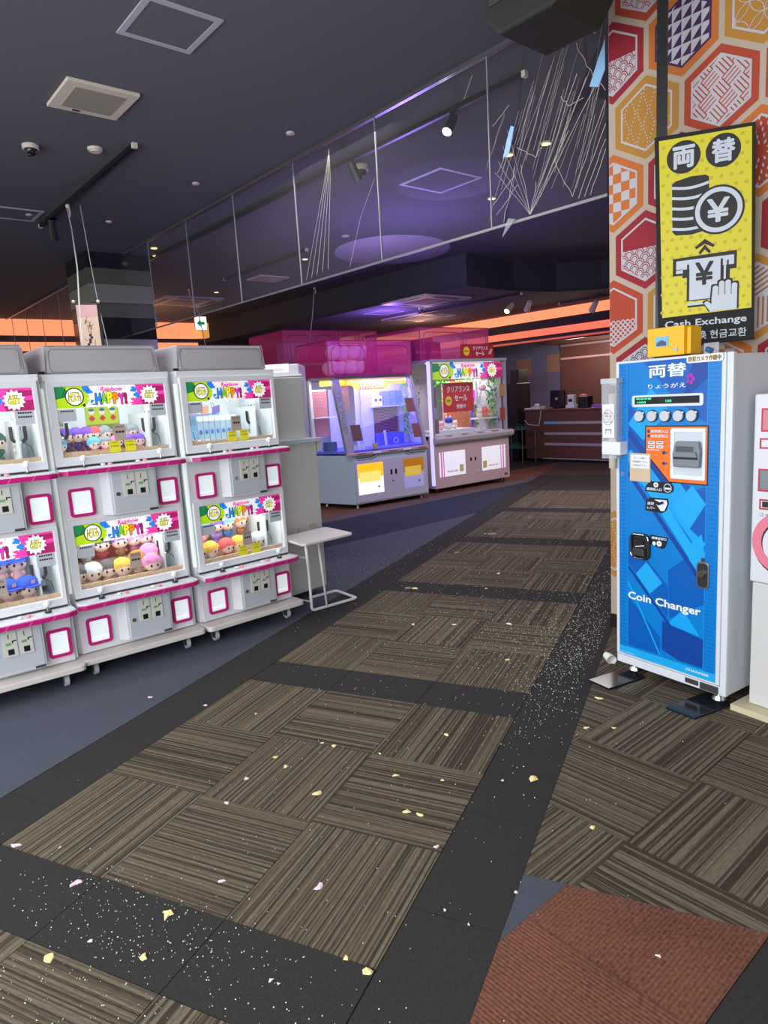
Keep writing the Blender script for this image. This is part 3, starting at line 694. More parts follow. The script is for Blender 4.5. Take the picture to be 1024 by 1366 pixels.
# ------------------------------------------------------------ plush dolls
DM = {}
def dm(c):
    if c not in DM: DM[c] = mat('plush_%d_%d_%d' % c, rgb(*c), .85)
    return DM[c]
skin_ = (246, 214, 198)
def doll(parent_M, x, y, z, hair, outfit, label, group, s=1.0, cap=None, lean=0):
    q = parent_M @ Vector((x, y, z)); rz = parent_M.to_euler().z + lean
    t = empty('plush_doll', label, 'plush doll', q, rz, group)
    r = .048*s
    MB().ball((0, 0, r*.85), r*.62, 0, 1, .8, 1.25, 10, 6).build('body', dm(outfit), t, smooth=True)
    for sx in (-1, 1): MB().ball((sx*r*.55, -r*.25, r*.95), r*.22, 0, 1, 1, 1.4, 8, 5).build('arm', dm(outfit), t, smooth=True)
    for sx in (-1, 1): MB().ball((sx*r*.32, -r*.5, r*.18), r*.24, 0, 1, 1.3, .8, 8, 5).build('foot', dm(outfit), t, smooth=True)
    MB().ball((0, -r*.12, r*2.15), r*.98, 0, 1.05, .85, .95, 14, 9).build('head', dm(skin_), t, smooth=True)
    hm = MB().ball((0, r*.10, r*2.35), r*1.12, 0, 1.05, .92, .95, 14, 8, 0, .62)
    for k in range(-2, 3): hm.add([(k*r*.36-r*.24, -r*.86+abs(k)*r*.06, r*2.75), (k*r*.36, -r*.98+abs(k)*r*.07, r*2.30-(k % 2)*r*.1), (k*r*.36+r*.24, -r*.86+abs(k)*r*.06, r*2.75)], [(0, 1, 2)])
    hm.build('hair', dm(hair), t, smooth=True)
    ey = MB()
    for sx in (-1, 1): ey.ball((sx*r*.38, -r*.90, r*2.02), r*.13, 0, 1, .35, 1.3, 8, 5)
    ey.build('eyes', h_blk, t)
    if cap:
        cm = MB().ball((0, 0, r*2.5), r*1.22, 0, 1, .95, .85, 14, 6, 0, .5); cm.box(-r*.7, r*.7, -r*1.75, -r*.9, r*2.45, r*2.55); cm.build('cap', dm(cap), t, smooth=False)
        MB().rect(-r*.22, r*.22, r*2.75, r*3.15, -r*1.19).build('cap_badge', dm((230, 170, 160)), t)
    return t
def plush(parent_M, x, y, z, c, label, group, s=1.0, c2=None):
    q = parent_M @ Vector((x, y, z)); t = empty('plush_animal', label, 'plush toy', q, parent_M.to_euler().z, group)
    r = .05*s
    MB().ball((0, 0, r*.8), r*.95, 0, 1, .85, .85, 12, 7).build('body', dm(c), t, smooth=True)
    MB().ball((0, -r*.15, r*1.9), r*.85, 0, 1.1, .9, .85, 12, 7).build('head', dm(c2 or c), t, smooth=True)
    for sx in (-1, 1): MB().ball((sx*r*.6, 0, r*2.6), r*.3, 0, 1, .6, 1, 8, 5).build('ear', dm(c), t, smooth=True)
    ey = MB()
    for sx in (-1, 1): ey.ball((sx*r*.3, -r*.9, r*1.95), r*.1, 0, 1, .4, 1, 6, 4)
    ey.build('eyes', h_blk, t); return t

# ------------------------------------------------------------ stacked crane cabinets
def header(x0, x1, z0, z1):
    mb = MB(); w_, h_ = x1-x0, z1-z0; X = lambda t: x0+w_*t; Z = lambda t: z0+h_*t; y = [0]
    def L(): y[0] -= .0006
    mb.rect(x0, x1, z0, z1, y[0], 0); L()
    mb.flat([(X(0),Z(0)),(X(.24),Z(0)),(X(.30),Z(.35)),(X(.27),Z(1)),(X(0),Z(1))], y[0], 1)
    mb.flat([(X(.70),Z(.15)),(X(.66),Z(0)),(X(1),Z(0)),(X(1),Z(1)),(X(.72),Z(1)),(X(.74),Z(.6))], y[0], 3); L()
    mb.flat([(X(0),Z(.42)),(X(.14),Z(.58)),(X(.08),Z(1)),(X(0),Z(1))], y[0], 2); mb.flat([(X(.78),Z(0)),(X(1),Z(0)),(X(1),Z(.48)),(X(.76),Z(.36))], y[0], 4)
    mb.flat([(X(.78),Z(.60)),(X(1),Z(.66)),(X(1),Z(.90)),(X(.80),Z(.92))], y[0], 4)
    mb.flat(seg((X(0),Z(.45)), (X(.14),Z(.58)), .003), y[0], 8); mb.flat(seg((X(.06),Z(.5)), (X(.10),Z(1)), .003), y[0], 8)
    for a, b in ((.30,.72), (.33,.25), (.27,.9), (.70,.75), (.68,.25), (.73,.48)): mb.disc(X(a), Z(b), h_*.17, y[0], 5 if a < .5 else (5 if b > .3 else 3), 10)
    L(); n = 32
    mb.flat([(X(.50)+w_*(.235 if i % 2 else .17)*math.cos(2*PI*i/n), Z(.5)+h_*(.62 if i % 2 else .46)*math.sin(2*PI*i/n)) if True else 0 for i in range(n)], y[0], 0)
    L(); mb.disc(X(.165), Z(.52), h_*.43, y[0], 8, 20); mb.flat([(X(.22),Z(.12)),(X(.25),Z(.0)),(X(.25),Z(.2))], y[0], 8)
    L(); mb.disc(X(.165), Z(.52), h_*.38, y[0], 0, 20); mb.flat([(X(.85)+h_*(.48 if i % 2 else .36)*math.cos(2*PI*i/26), Z(.48)+h_*(.48 if i % 2 else .36)*math.sin(2*PI*i/26)) for i in range(26)], y[0], 0)
    for i in range(14): mb.disc(X(.33+.34*((i*37) % 14)/14), Z(.08 if i % 2 else .93), h_*.03, y[0], (7, 6, 9)[i % 3], 6)
    L()
    def out(t, a, b, c, d, m, bold=.05):
        mb.text(t, a, b, c, d, y[0], 8, bold+.06, full=(a-.003, b+.003, c-.003, d+.003)); mb.text(t, a, b, c, d, y[0]-.0008, m, bold)
    out("LET'S", X(.12), X(.205), Z(.55), Z(.72), 6, .02); out("PLAY!", X(.115), X(.215), Z(.33), Z(.53), 6, .02)
    out("JUST", X(.815), X(.88), Z(.56), Z(.68), 6, .02); out("GET", X(.805), X(.895), Z(.32), Z(.54), 6, .03)
    mb.text("Rainbow", X(.40), X(.60), Z(.72), Z(.94), y[0], 3, .05)
    for i, (ch, m) in enumerate(zip("HAPPY!", (5, 10, 6, 7, 9, 4))):
        a = .345+.053*i; dz = .05*math.sin(i*1.1)
        out(ch, X(a), X(a+(.050 if ch != '!' else .022)), Z(.10+dz), Z(.66+dz), m, .075)
    return mb
hdr_mesh = None
def claw(parent, x, y, ztop, kind=0):
    mb = MB().box(x-.022, x+.022, y-.02, y+.02, ztop-.06, ztop); mb.build('claw_mount', greyp, parent, bev=.003)
    MB().cyl((x, y, ztop-.12), .016, .07).build('claw_motor', chrome, parent)
    if kind == 0:
        P = [(x-.035, y, ztop-.10)] + [(x-.035+.035*(1-math.cos(a)), y, ztop-.16-.03*math.sin(a)) for a in [PI*i/8 for i in range(9)]] + [(x+.035, y, ztop-.10)]
        MB().tube(P, .0095, 0, 8).build('claw_arm', black, parent)
        MB().ball((x, y-.008, ztop-.19), .014).build('claw_cap', chrome, parent)
    else:
        for s_ in (-1, 1): MB().tube([(x+s_*.012, y, ztop-.08), (x+s_*.036, y, ztop-.13), (x+s_*.030, y, ztop-.19), (x+s_*.010, y, ztop-.22)], [.007, .007, .005, .003], 0, 6).build('claw_arm', steel, parent)
    MB().tube([(x+.02, y, ztop-.19), (x+.055, y, ztop-.215), (x+.065, y, ztop-.27)], .0022, 0, 5).build('wire', dkgrey, parent)
    MB().tube([(x-.02, y, ztop-.19), (x-.03, y, ztop-.22), (x-.025, y, ztop-.25)], .006, 0, 6).build('claw_finger', chrome, parent)
hdr_obj = {}
def note(parent, x, z, w_, h_, m, lines, y=-.0, name='notice', tm=None):
    mb = MB().box(x, x+w_, y-.002, y, z, z+h_)
    for i, t_ in enumerate(lines):
        mb.text(t_, x+w_*.15, x+w_*.85, z+h_*(.78-.3*i), z+h_*(.90-.3*i), y-.003, 1, .01)
    mb.build(name, [m, tm or h_blk], parent)
def crane_cabinet(name, label, loc, ang, spec, depth=.72, full=True):
    rz = R(ang); t = empty(name, label, 'crane machine', loc, rz, 'white stacked crane cabinets with magenta trim')
    M = Matrix.Translation(loc) @ Matrix.Rotation(rz, 4, 'Z')
    Wd = .745; F = .12        # width, front plane of the body
    MB().prism(rrect(0, Wd, -.0, depth+.06, .03), .09, .122, 'z').build('base_plate', mat('base_floor_reflection', rgb(220, 212, 206), .35), t, bev=.004)  # plate colour warmed to carry the floor's reflection
    for x, y in ((.08, .08), (Wd-.10, .08), (.08, depth-.05), (Wd-.08, depth-.05)):
        c = MB(); c.box(x-.03, x+.03, y-.03, y+.03, .078, .092); c.box(x-.016, x-.012, y-.015, y+.03, .02, .08); c.box(x+.012, x+.016, y-.015, y+.03, .02, .08)
        co = c.build('caster', steel, t); MB().cyl((x-.012, y+.01, .034), .034, .024, 'x', 0, 18).build('wheel', mat('wheel_grey', rgb(190,192,194), .4), co)
    # carcass: back, sides, mid deck, lower deck, top
    cb = MB(); cb.box(.01, Wd-.01, depth, depth+.02, .128, 1.735); cb.box(.01, .04, F+.02, depth, .128, 1.735); cb.box(Wd-.04, Wd-.01, F+.02, depth, .128, 1.735)
    cb.box(.04, Wd-.04, F+.02, depth, 1.70, 1.735); cb.box(.04, Wd-.04, F+.02, depth, .128, .14)
    cb.build('carcass', white, t)
    MB().box(.02, Wd-.02, F+.0, F+.02, 1.70, 1.735).build('top_rail', white, t)
    for z0, lower in ((1.195, False), (.43, True)):
        zt = z0+.51      # top of door
        # door frame with window
        wx0, wx1, wz0, wz1 = .072, .69, z0+.078, z0+.47
        if lower: wz0, wz1 = z0+.075, z0+.455; zt = z0+.49
        d = MB(); frame_geo(d, rf(.03, Wd-.03, z0+.03, zt-.005), rf(wx0, wx1, wz0, wz1), F-.012, F+.02); d.build('door_frame', white, t, bev=.004)
        MB().rect(wx0, wx1, wz0, wz1, F+.004).build('window_glass', glass, t)
        MB().box(.032, Wd-.032, F-.008, F+.01, z0+.02, z0+.028).build('door_seam', dkgrey, t)
        # chamber
        ch = MB(); fz = z0+.06 if not lower else z0+.02; ch.box(.04, Wd-.04, F+.03, depth-.1, fz-.02, fz); ch.box(.04, Wd-.04, depth-.17, depth-.15, z0+.06, zt-.01)
        ch.box(.041, .05, F+.03, depth-.17, z0+.06, zt-.01); ch.box(Wd-.05, Wd-.041, F+.03, depth-.17, z0+.06, zt-.01); ch.box(.04, Wd-.04, F+.03, depth-.1, zt-.012, zt-.002)
        ch.box(.60, .61, F+.08, depth-.17, fz, z0+.30)
        ch.build('chamber', inner, t)
        for k in range(9): MB().box(.055+.073*k, .055+.073*k+.071, F+.035, F+.05, fz, z0+.098 if not lower else z0+.095).build('floor_slat', plank, t)
        for px, pw_, zz, hh, m_ in spec['back_lower' if lower else 'back_upper']:
            MB().box(px, px+pw_, depth-.178, depth-.171, z0+zz, z0+zz+hh).build('back_card', m_, t)
        key = 'h'
        hd = header(wx0, wx1, wz1-.118, wz1) if (lower, 'o') not in hdr_obj else None
        if hd: o = hd.build('header_sign', HDR, t, loc=(0, F-.006+.008, 0)); hdr_obj[(lower, 'o')] = o
        else:
            o = hdr_obj[(lower, 'o')].copy(); COL.objects.link(o); o.parent = t
        for cx_, ky in spec['claws_lower' if lower else 'claws_upper']: claw(t, cx_, F+.16, wz1-.10, ky)
        for nx in spec['notes_lower' if lower else 'notes_upper']: note(t, nx, wz0+.006, .062, .068, yellow, ['1 PLAY', '100'], F-.013, 'yellow_note')
        if spec.get('notice', True): note(t, .36, wz0+.072, .068, .095, beige, ['NOTICE', '---'], F-.013, 'notice')
        note(t, .59, wz1-.19, .095, .072, greyp, ['------', '------'], F-.002, 'sticker'); note(t, .075, wz1-.19, .095, .066, greyp, ['------'], F-.002, 'sticker')
        l = light('chamber_led', 'AREA', (0,0,0), 1.7, (.95, 1.0, 1.0), .6, .05, parent=t); l.location = (Wd/2, F+.07, zt-.03); l.rotation_euler = (R(18), 0, 0)
        MB().box(.10, Wd-.10, F+.05, F+.09, zt-.022, zt-.014).build('led_bar', led, t)
        # control deck
        dk = MB().prism([(.02, .02), (.06, 0), (Wd-.05, 0), (Wd-.01, .02), (Wd-.01, F+.01), (.02, F+.01)], z0-.018, z0+.018, 'z'); dk.build('control_deck', white, t, bev=.004)
        tr = MB().prism([(.012, .02), (.056, -.008), (Wd-.052, -.008), (Wd-.004, .02), (Wd-.02, .03), (Wd-.06, .008), (.06, .008), (.03, .03)], z0-.016, z0+.010, 'z'); tr.build('magenta_edge', magenta, t, bev=.003)
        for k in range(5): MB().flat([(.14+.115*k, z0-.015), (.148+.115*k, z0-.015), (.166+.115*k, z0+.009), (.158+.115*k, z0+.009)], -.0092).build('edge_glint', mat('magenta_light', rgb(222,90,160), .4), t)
        for k, x in enumerate((.16, .60)):
            j = MB().cyl((x, .055, z0+.022), .018, .008).build('joystick_base', black, t); MB().cyl((x, .055, z0+.028), .005, .03).build('joystick_shaft', chrome, t)
            MB().ball((x, .055, z0+.070), .020, 0).build('joystick_ball', knobw, t, smooth=True)
        for x in (.26, .30, .46, .50): MB().cyl((x, .05, z0+.022), .013, .010, 'z', 0, 16).build('push_button', knobw if x in (.26, .46) else mat('button_pink', rgb(235,150,170), .3), t)
        # front panel below the deck
        zb = z0-.29
        zlo = zb+.0 if not lower else .128
        fp = MB()
        bins = [(.068, .205), (.582, .705)]
        fp.box(.03, Wd-.03, F+.002, F+.018, zlo+.0, z0-.018); 
        fp.build('front_panel', white, t)
        for (bx0, bx1) in bins:
            bz0, bz1 = z0-.262, z0-.10
            q = MB(); frame_geo(q, rrect(bx0-.0, bx1+.0, bz0, bz1, .018), rrect(bx0+.016, bx1-.016, bz0+.016, bz1-.016, .008), F-.014, F+.002); q.build('bin_frame', magenta, t)
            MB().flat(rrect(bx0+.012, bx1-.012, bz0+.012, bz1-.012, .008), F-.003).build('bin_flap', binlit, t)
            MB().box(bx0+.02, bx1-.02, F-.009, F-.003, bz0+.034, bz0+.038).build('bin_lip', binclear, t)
        cbx = MB().prism([(.245, F+.01), (.285, F-.055), (.56, F-.055), (.565, F+.01)], z0-.275, z0-.018, 'z'); cbx.build('coin_box', white, t, bev=.003)
        dr = MB().box(.30, .55, F-.060, F-.054, z0-.265, z0-.03).build('coin_door', greyp, t, bev=.002)
        MB().box(.50, .55, F-.064, F-.059, z0-.275, z0-.262).build('maker_plate', dkgrey, t)
        MB().cyl((.325, F-.066, z0-.155), .012, .008, 'y', 0, 14).build('lock', chrome, t)
        for x in (.362, .438):
            cm = MB().box(x, x+.066, F-.066, F-.060, z0-.175, z0-.04).build('coin_mech', mat('mech_cream', rgb(212,210,198), .4), t)
            MB().rect(x+.026, x+.030, z0-.075, z0-.05, -.0668+F).build('coin_slot', black, cm)
            MB().rect(x+.042, x+.064, z0-.094, z0-.088, -.0668+F).build('slot_lever', black, cm); MB().rect(x+.042, x+.048, z0-.104, z0-.088, -.0668+F).build('slot_lever', black, cm)
            MB().rect(x+.012, x+.038, z0-.112, z0-.098, -.0668+F).build('price_window', mat('lcd_green', rgb(120,170,110), .4), cm)
            MB().rect(x+.018, x+.048, z0-.165, z0-.134, -.0668+F).build('return_slot', black, cm)
    # side LED strip
    MB().box(.004, .018, F-.005, F+.03, .50, 1.66).build('side_led_strip', mat('led_dim', rgb(225,235,230), .3, emit=.35, ecol=(.9, 1, .92)), t)
    # cloth cover
    cv = MB(); a, b = rrect(.035, Wd-.045, F+.03, depth, .04), rrect(.045, Wd-.06, F+.04, depth-.02, .05)
    cv.prism(a, 1.735, 1.895, 'z', 0, b); cv.build('cloth_cover', coverm, t, bev=.02, seg=3, smooth=True)
    pp = rrect(.075, Wd-.09, 1.748, 1.872, .025); MB().tube([(x, F+.0325+(z-1.735)*.0625-.001, z) for x, z in pp+[pp[0]]], .0035, 0, 6).build('cover_piping', coverp, t)
    MB().tube([(x, F+.036, z) for x, z in ((.05, 1.74), (.06, 1.89), (Wd-.075, 1.89), (Wd-.06, 1.74))], .0035, 0, 6).build('cover_piping', coverp, t)
    MB().box(.008, .038, F+.002, F+.016, 1.738, 1.752).build('binder_clip', black, t)
    return t, M
lime = mat('card_lime', rgb(176, 205, 40), .6); lilac = mat('card_lilac', rgb(176, 160, 205), .6); cyanc = mat('card_cyan', rgb(120, 195, 235), .6); cardp = mat('card_white', rgb(228, 236, 240), .6)
purpd = mat('card_purple', rgb(120, 80, 160), .6); blutint = mat('card_sky', rgb(150, 180, 225), .6); orangeb = mat('card_orange', rgb(240, 150, 70), .6); teal = mat('pennant_green', rgb(60, 160, 130), .6)
wood_b = (.05, .5, .07, .20, orangew)
specs = {
 'left': dict(back_upper=[(.05, .49, .06, .20, orangew), (.16, .16, .24, .18, lime), (.33, .11, .22, .19, cardp), (.10, .05, .25, .15, cyanc)], back_lower=[(.05, .49, .22, .03, mat('shelf_taupe', rgb(180,160,150), .6)), (.16, .18, .26, .17, cyanc), (.35, .18, .27, .13, blutint)],
     claws_upper=[(.62, 0)], claws_lower=[(.62, 0)], notes_upper=[], notes_lower=[.30]),
 'middle': dict(back_upper=[(.05, .545, .08, .10, orangew), (.05, .545, .175, .012, plank), (.20, .13, .19, .20, cardp), (.335, .20, .19, .20, lime), (.335, .20, .19, .055, lilac), (.54, .055, .19, .20, cardp), (.10, .09, .24, .10, mat('card_pale_green', rgb(190,220,180), .6)), (.10, .09, .19, .05, orangeb)],
     back_lower=[(.28, .16, .27, .13, orangew), (.45, .09, .27, .13, orangew), (.05, .49, .255, .012, plank), (.05, .49, .06, .18, orangew), (.25, .10, .33, .06, mat('pennant_white', rgb(225,225,232), .6)), (.34, .08, .36, .04, teal)],
     claws_upper=[(.115, 0), (.63, 0)], claws_lower=[(.635, 0)], notes_upper=[.325, .415], notes_lower=[]),
 'right': dict(back_upper=[(.23, .29, .10, .17, mat('bag_blue', rgb(150, 195, 232), .4)), (.05, .48, .17, .008, cardp)], back_lower=[(.24, .14, .27, .13, orangew), (.39, .14, .27, .13, orangew), (.05, .49, .26, .012, plank), (.12, .06, .30, .06, teal)],
     claws_upper=[(.115, 0), (.62, 0)], claws_lower=[(.63, 0)], notes_upper=[.325, .415], notes_lower=[.325, .425]),
}
mL, ML = crane_cabinet('crane_cabinet', 'white double-window crane cabinet cut off by the left edge of the picture', (-1.195, -1.00, 0), 62.5, specs['left'])
mM, MM_ = crane_cabinet('crane_cabinet', 'middle white double-window crane cabinet with green poster in its upper window', (-.902, -.318, 0), 63.5, specs['middle'])
mR, MR = crane_cabinet('crane_cabinet', 'white double-window crane cabinet beside the small white side table', (-.553, .362, 0), 67.5, specs['right'])
# posters and little goods on back boards
for i, x in enumerate((.35, .415, .48)):
    MB().disc(x+.02, 1.195+.325, .018, .72-.180, 0, 12).disc(x+.02, 1.195+.285, .020, .72-.180, 1, 4).build('poster_figure', [dm(skin_), red], mM)
    MB().disc(x+.02, 1.195+.338, .017, .72-.181, 0, 12, .010).build('poster_hat', dm((40, 110, 150)), mM)
MB().flat([(.145+.03*(1 if i % 2 else .45)*math.cos(PI/2+PI*i/5), 1.195+.285+.028*(1 if i % 2 else .45)*math.sin(PI/2+PI*i/5)) for i in range(10)], .72-.181).build('poster_star', dm((40, 130, 200)), mM)

colour = {'p': ('purple', (132, 92, 205)), 'g': ('dark green', (60, 96, 84)), 's': ('silver-grey', (150, 160, 165)), 'w': ('white', (222, 234, 238)), 'k': ('dark grey', (104, 98, 98)), 'y': ('yellow', (240, 196, 80)),
          'o': ('orange', (242, 140, 40)), 'i': ('pink', (244, 150, 205)), 'b': ('sky blue', (110, 200, 240)), 'n': ('navy', (50, 70, 100)), 'r': ('coral red', (235, 100, 100)), 'c': ('cobalt capped', (40, 84, 210)), 'v': ('violet', (150, 100, 215))}
ordn = ['first', 'second', 'third', 'fourth', 'fifth', 'sixth', 'seventh']
def row(M, z, s, codes, xs, y, win, rowname, outfit=None, cap=None, dz=0):
    for i, (cd, x) in enumerate(zip(codes, xs)):
        nm_, c = colour[cd]
        lab = '%s plush doll, %s from left in the %s row, %s' % (nm_, ordn[i], rowname, win)
        hair = c if cd != 'c' else (90, 60, 50)
        doll(M, x, y, z+dz, hair, outfit[i] if outfit else tuple(int(v*.75) for v in c), lab, 'plush dolls in the ' + win, s, cap=c if cd == 'c' else None, lean=random.uniform(-.1, .55))
random.seed(21)
risers = []
def riser(t, z0, x0=.07, x1=.53, y0=.34, y1=.50, h=.09):
    MB().box(x0, x1, y0, y1, z0+.06 if z0 > 1 else z0+.02, z0+.06+h).build('display_step', plank, t)
# window floors: upper z0=1.195 -> 1.255; lower z0=.43 -> .49
riser(mM, 1.195, h=.035); riser(mM, .43, .07, .53, .34, .50, .10); riser(mR, .43, h=.085); riser(mL, .43, h=.085); riser(mL, 1.195, h=.03)
row(MM_, 1.292, .88, 'npppr', (.11, .17, .23, .29, .335), .40, "middle cabinet's upper window", 'back', [(70,50,120)]*5)
row(MM_, 1.292, .88, 'sss', (.395, .50, .56), .40, "middle cabinet's upper window", 'right-hand', [(50,80,84)]*3)
row(MM_, 1.257, .72, 'bbsivp', (.105, .295, .36, .43, .50, .565), .30, "middle cabinet's upper window", 'front', [(230,150,150)]*6)
row(MM_, .592, 1.08, 'kwkvii', (.11, .195, .285, .40, .485, .56), .40, "middle cabinet's lower window", 'back', [(60,50,50), (150,140,140), (140,40,46), (130,90,60), (150,90,110), (150,90,110)])
row(MM_, .492, 1.08, 'kwkyvoii', (.10, .18, .262, .335, .40, .44, .475, .53), .25, "middle cabinet's lower window", 'front', [(200,170,150)]*8) if False else None
for i, (cd, x, yy, dz) in enumerate((('k', .10, .28, 0), ('w', .185, .27, .0), ('k', .275, .28, 0), ('y', .355, .25, .0), ('o', .465, .29, .02), ('i', .54, .29, .05), ('i', .52, .20, 0))):
    nm_, c = colour[cd]; doll(MM_, x, yy, .452+max(0, dz), c, (214, 180, 150), '%s plush doll, %s from left in the front row, middle cabinet\'s lower window' % (nm_, ordn[i]), "plush dolls in the middle cabinet's lower window", 1.08)
row(MR, .577, 1.12, 'bbvbo', (.125, .215, .32, .41, .515), .40, "right cabinet's lower window", 'back', [(230,190,150), (230,150,150), (160,120,200), (60,110,160), (170,100,60)])
row(MR, .452, 1.05, 'yyryww', (.11, .20, .32, .41, .49, .565), .26, "right cabinet's lower window", 'front', [(250,180,180), (180,220,230), (220,90,90), (250,230,180), (230,230,235), (235,235,240)])
row(ML, 1.287, .95, 'gggg', (.30, .375, .45, .525), .40, "left cabinet's upper window", 'back', [(60,110,90)]*4)
row(ML, 1.257, .9, 'ggg', (.26, .34, .42), .26, "left cabinet's upper window", 'front', [(150,190,170)]*3)
row(ML, .577, 1.1, 'cccc', (.26, .35, .44, .53), .40, "left cabinet's lower window", 'back', [(240,190,190)]*4)
row(ML, .452, 1.1, 'cccc', (.26, .355, .45, .545), .25, "left cabinet's lower window", 'front', [(245,190,190)]*4)
# packaged goods in the right cabinet's upper window
bagm = see_through('goods_bag', (.55, .78, .95), .55, .1, .8)
random.seed(4)
for i in range(7):
    q = MR @ Vector((.25+.042*i, .33, 1.265)); t = empty('packaged_keyring', 'blue packaged charm in a clear bag, %s from left on the display step, right cabinet' % ordn[i], 'packaged toy', q, MR.to_euler().z, 'packaged charms in the right cabinet')
    MB().box(-.018, .018, -.008, .008, .02, .16).build('bag', bagm, t); MB().ball((0, -.004, .08), .014, 0, 1, .5, 1.4).build('charm', dm((70, 120, 200)), t); MB().box(-.018, .018, -.0095, .0095, .15, .185).build('header_card', cardp, t)
MB().box(.23, .54, .30, .36, 1.255, 1.285).build('display_step', inner, mR)
for i in range(3):
    q = MR @ Vector((.27+.085*i, .44, 1.50)); t = empty('hanging_card', 'picture card hanging on a wire loop, %s from left, right cabinet\'s upper window' % ordn[i], 'card', q, MR.to_euler().z, 'cards hanging on wire loops')
    MB().prism([(-.03, -.045), (.028, -.03), (.032, .02), (-.026, .005)], -.002, .002, 'y').build('card', [dm((190,140,190)), dm((220,150,120)), dm((120,100,170))][i], t)
    MB().tube([(-.03, 0, 0), (-.035, 0, .03), (-.02, 0, .04), (-.01, 0, .0)], .0015, 0, 5).build('wire_loop', dkgrey, t)
for i in range(6):
    q = MR @ Vector((.085+.032*i, .24, 1.255)); t = tag(MB().box(-.013, .013, -.015, .015, 0, .045).build('small_box', [plank, cardp][i % 2], None, q, MR.to_euler().z, bev=.002), 'tiny carton, %s from left on the floor of the right cabinet\'s upper window' % ordn[i], 'box', 'tiny cartons')
for i in range(3):
    q = MR @ Vector((.09+.05*i, .38+.02*i, 1.30+.03*i)); t = empty('plush_charm', 'pale charm toy, %s of the left cluster, right cabinet\'s upper window' % ordn[i], 'charm', q, MR.to_euler().z, 'pale charms')
    MB().ball((0,0,.03), .022).build('head', dm((225, 228, 240)), t, smooth=True); MB().ball((0,0,0.005), .016).build('body', dm((170, 170, 200)), t, smooth=True); MB().tube([(0,0,.05), (0,.0,.16)], .0012, 0, 4).build('string', dkgrey, t)

# ------------------------------------------------------------ side panel machine behind the third cabinet
t = empty('side_facing_cabinet', 'beige flat side of another crane cabinet behind the white side table', 'crane machine', (-.44, 1.66, 0), R(73))
# local x along the visible side (right end at 0), y backwards
MB().box(-.46, 0, 0, .62, .05, 1.20).build('lower_body', white2, t, bev=.005)
MB().box(-.46, -.055, .05, .60, 1.23, 1.69).build('upper_body', white2, t, bev=.005)
MB().prism([(-.46, 1.195), (.05, 1.195), (.05, 1.225), (-.46, 1.235)], -.01, .62, 'y').build('control_deck', mat('deck_pale', rgb(196, 205, 214), .25), t, bev=.004)
MB().box(-.055, -.03, .05, .60, 1.235, 1.69).build('front_glass', clearp, t)
MB().box(-.14, -.065, -.006, 0, .545, .575).build('latch', mat('latch_beige', rgb(190, 182, 168), .4), t); MB().cyl((-.25, -.008, .55), .012, .01, 'y').build('screw_cap', mat('latch_beige', (0,0,0)), t)
MB().box(.02, .055, .0, .05, 1.12, 1.195).build('deck_bracket', white2, t)
for x, y in ((-.4, .08), (-.08, .08), (-.4, .5), (-.08, .5)): MB().cyl((x, y, 0), .02, .05).build('foot', steel, t)
# low grey cabinet with lit sign seen over it
t = empty('small_sign_cabinet', 'grey cabinet with pink and white lit sign beyond the grey cloth covers', 'game machine', (-1.266, 2.232, 0), R(25))
MB().box(-.20, .32, 0, .5, 0, 1.84).build('body', greyp, t, bev=.01); MB().rect(-.14, .23, 1.77, 1.845, -.003).build('lit_sign', E('pale_pink_sign', 240, 225, 228, .4), t)
MB().rect(-.10, -.02, 1.785, 1.83, -.006).rect(.02, .18, 1.79, 1.80, -.006).build('sign_print', E('sign_soft_pink', 225, 150, 175, .4), t); MB().box(.02, .34, -.03, 0, 1.735, 1.75).build('ledge', white, t)

# ------------------------------------------------------------ white C-shaped side table
t = empty('side_table', 'small white side table with bent tube frame beside the crane cabinets', 'table', (0, 0, 0))
zt_ = .545
tp = [(-.19, .985), (-.02, 1.385), (-.065, 1.43), (-.34, 1.575), (-.385, 1.54), (-.50, 1.20), (-.46, 1.14), (-.23, .975)]
q = [(-.20, .99), (-.055, 1.37), (-.345, 1.56), (-.49, 1.16)]
MB().prism([(-.215, .98), (-.185, .99), (-.03, 1.37), (-.04, 1.40), (-.335, 1.56), (-.37, 1.55), (-.50, 1.17), (-.48, 1.14)], zt_-.018, zt_, 'z').build('table_top', mat('table_white', rgb(214, 208, 206), .3), t, bev=.004)
def bend(P, r=.03, n=4):
    P = [Vector(p) for p in P]; out = [P[0]]
    for i in range(1, len(P)-1):
        a = (P[i-1]-P[i]).normalized(); b = (P[i+1]-P[i]).normalized(); A = P[i]+a*r; B = P[i]+b*r
        for k in range(n+1):
            s_ = k/n; out.append((1-s_)**2*A+2*s_*(1-s_)*P[i]+s_*s_*B)
    out.append(P[-1]); return out
tw = mat('tube_white', rgb(212, 210, 212), .3)
MB().tube(bend([(-.23, 1.06, zt_-.018), (-.275, 1.145, .28), (-.275, 1.145, .012), (-.093, 1.505, .012), (-.35, 1.645, .012), (-.46, 1.42, .012)]), .011, 0, 10).build('tube_frame', tw, t, smooth=True)
MB().tube([(-.215, 1.26, .012), (-.235, 1.235, zt_-.018)], .009, 0, 10).build('upright', tw, t, smooth=True)
MB().tube([(-.275, 1.145, .40), (-.47, 1.16, .42)], .006, 0, 8).build('cross_bar', tw, t); MB().tube([(-.275, 1.145, .08), (-.47, 1.18, .08)], .006, 0, 8).build('cross_bar', tw, t)
MB().tube([(-.47, 1.17, .04), (-.46, 1.17, zt_-.018)], .008, 0, 8).build('upright', tw, t)

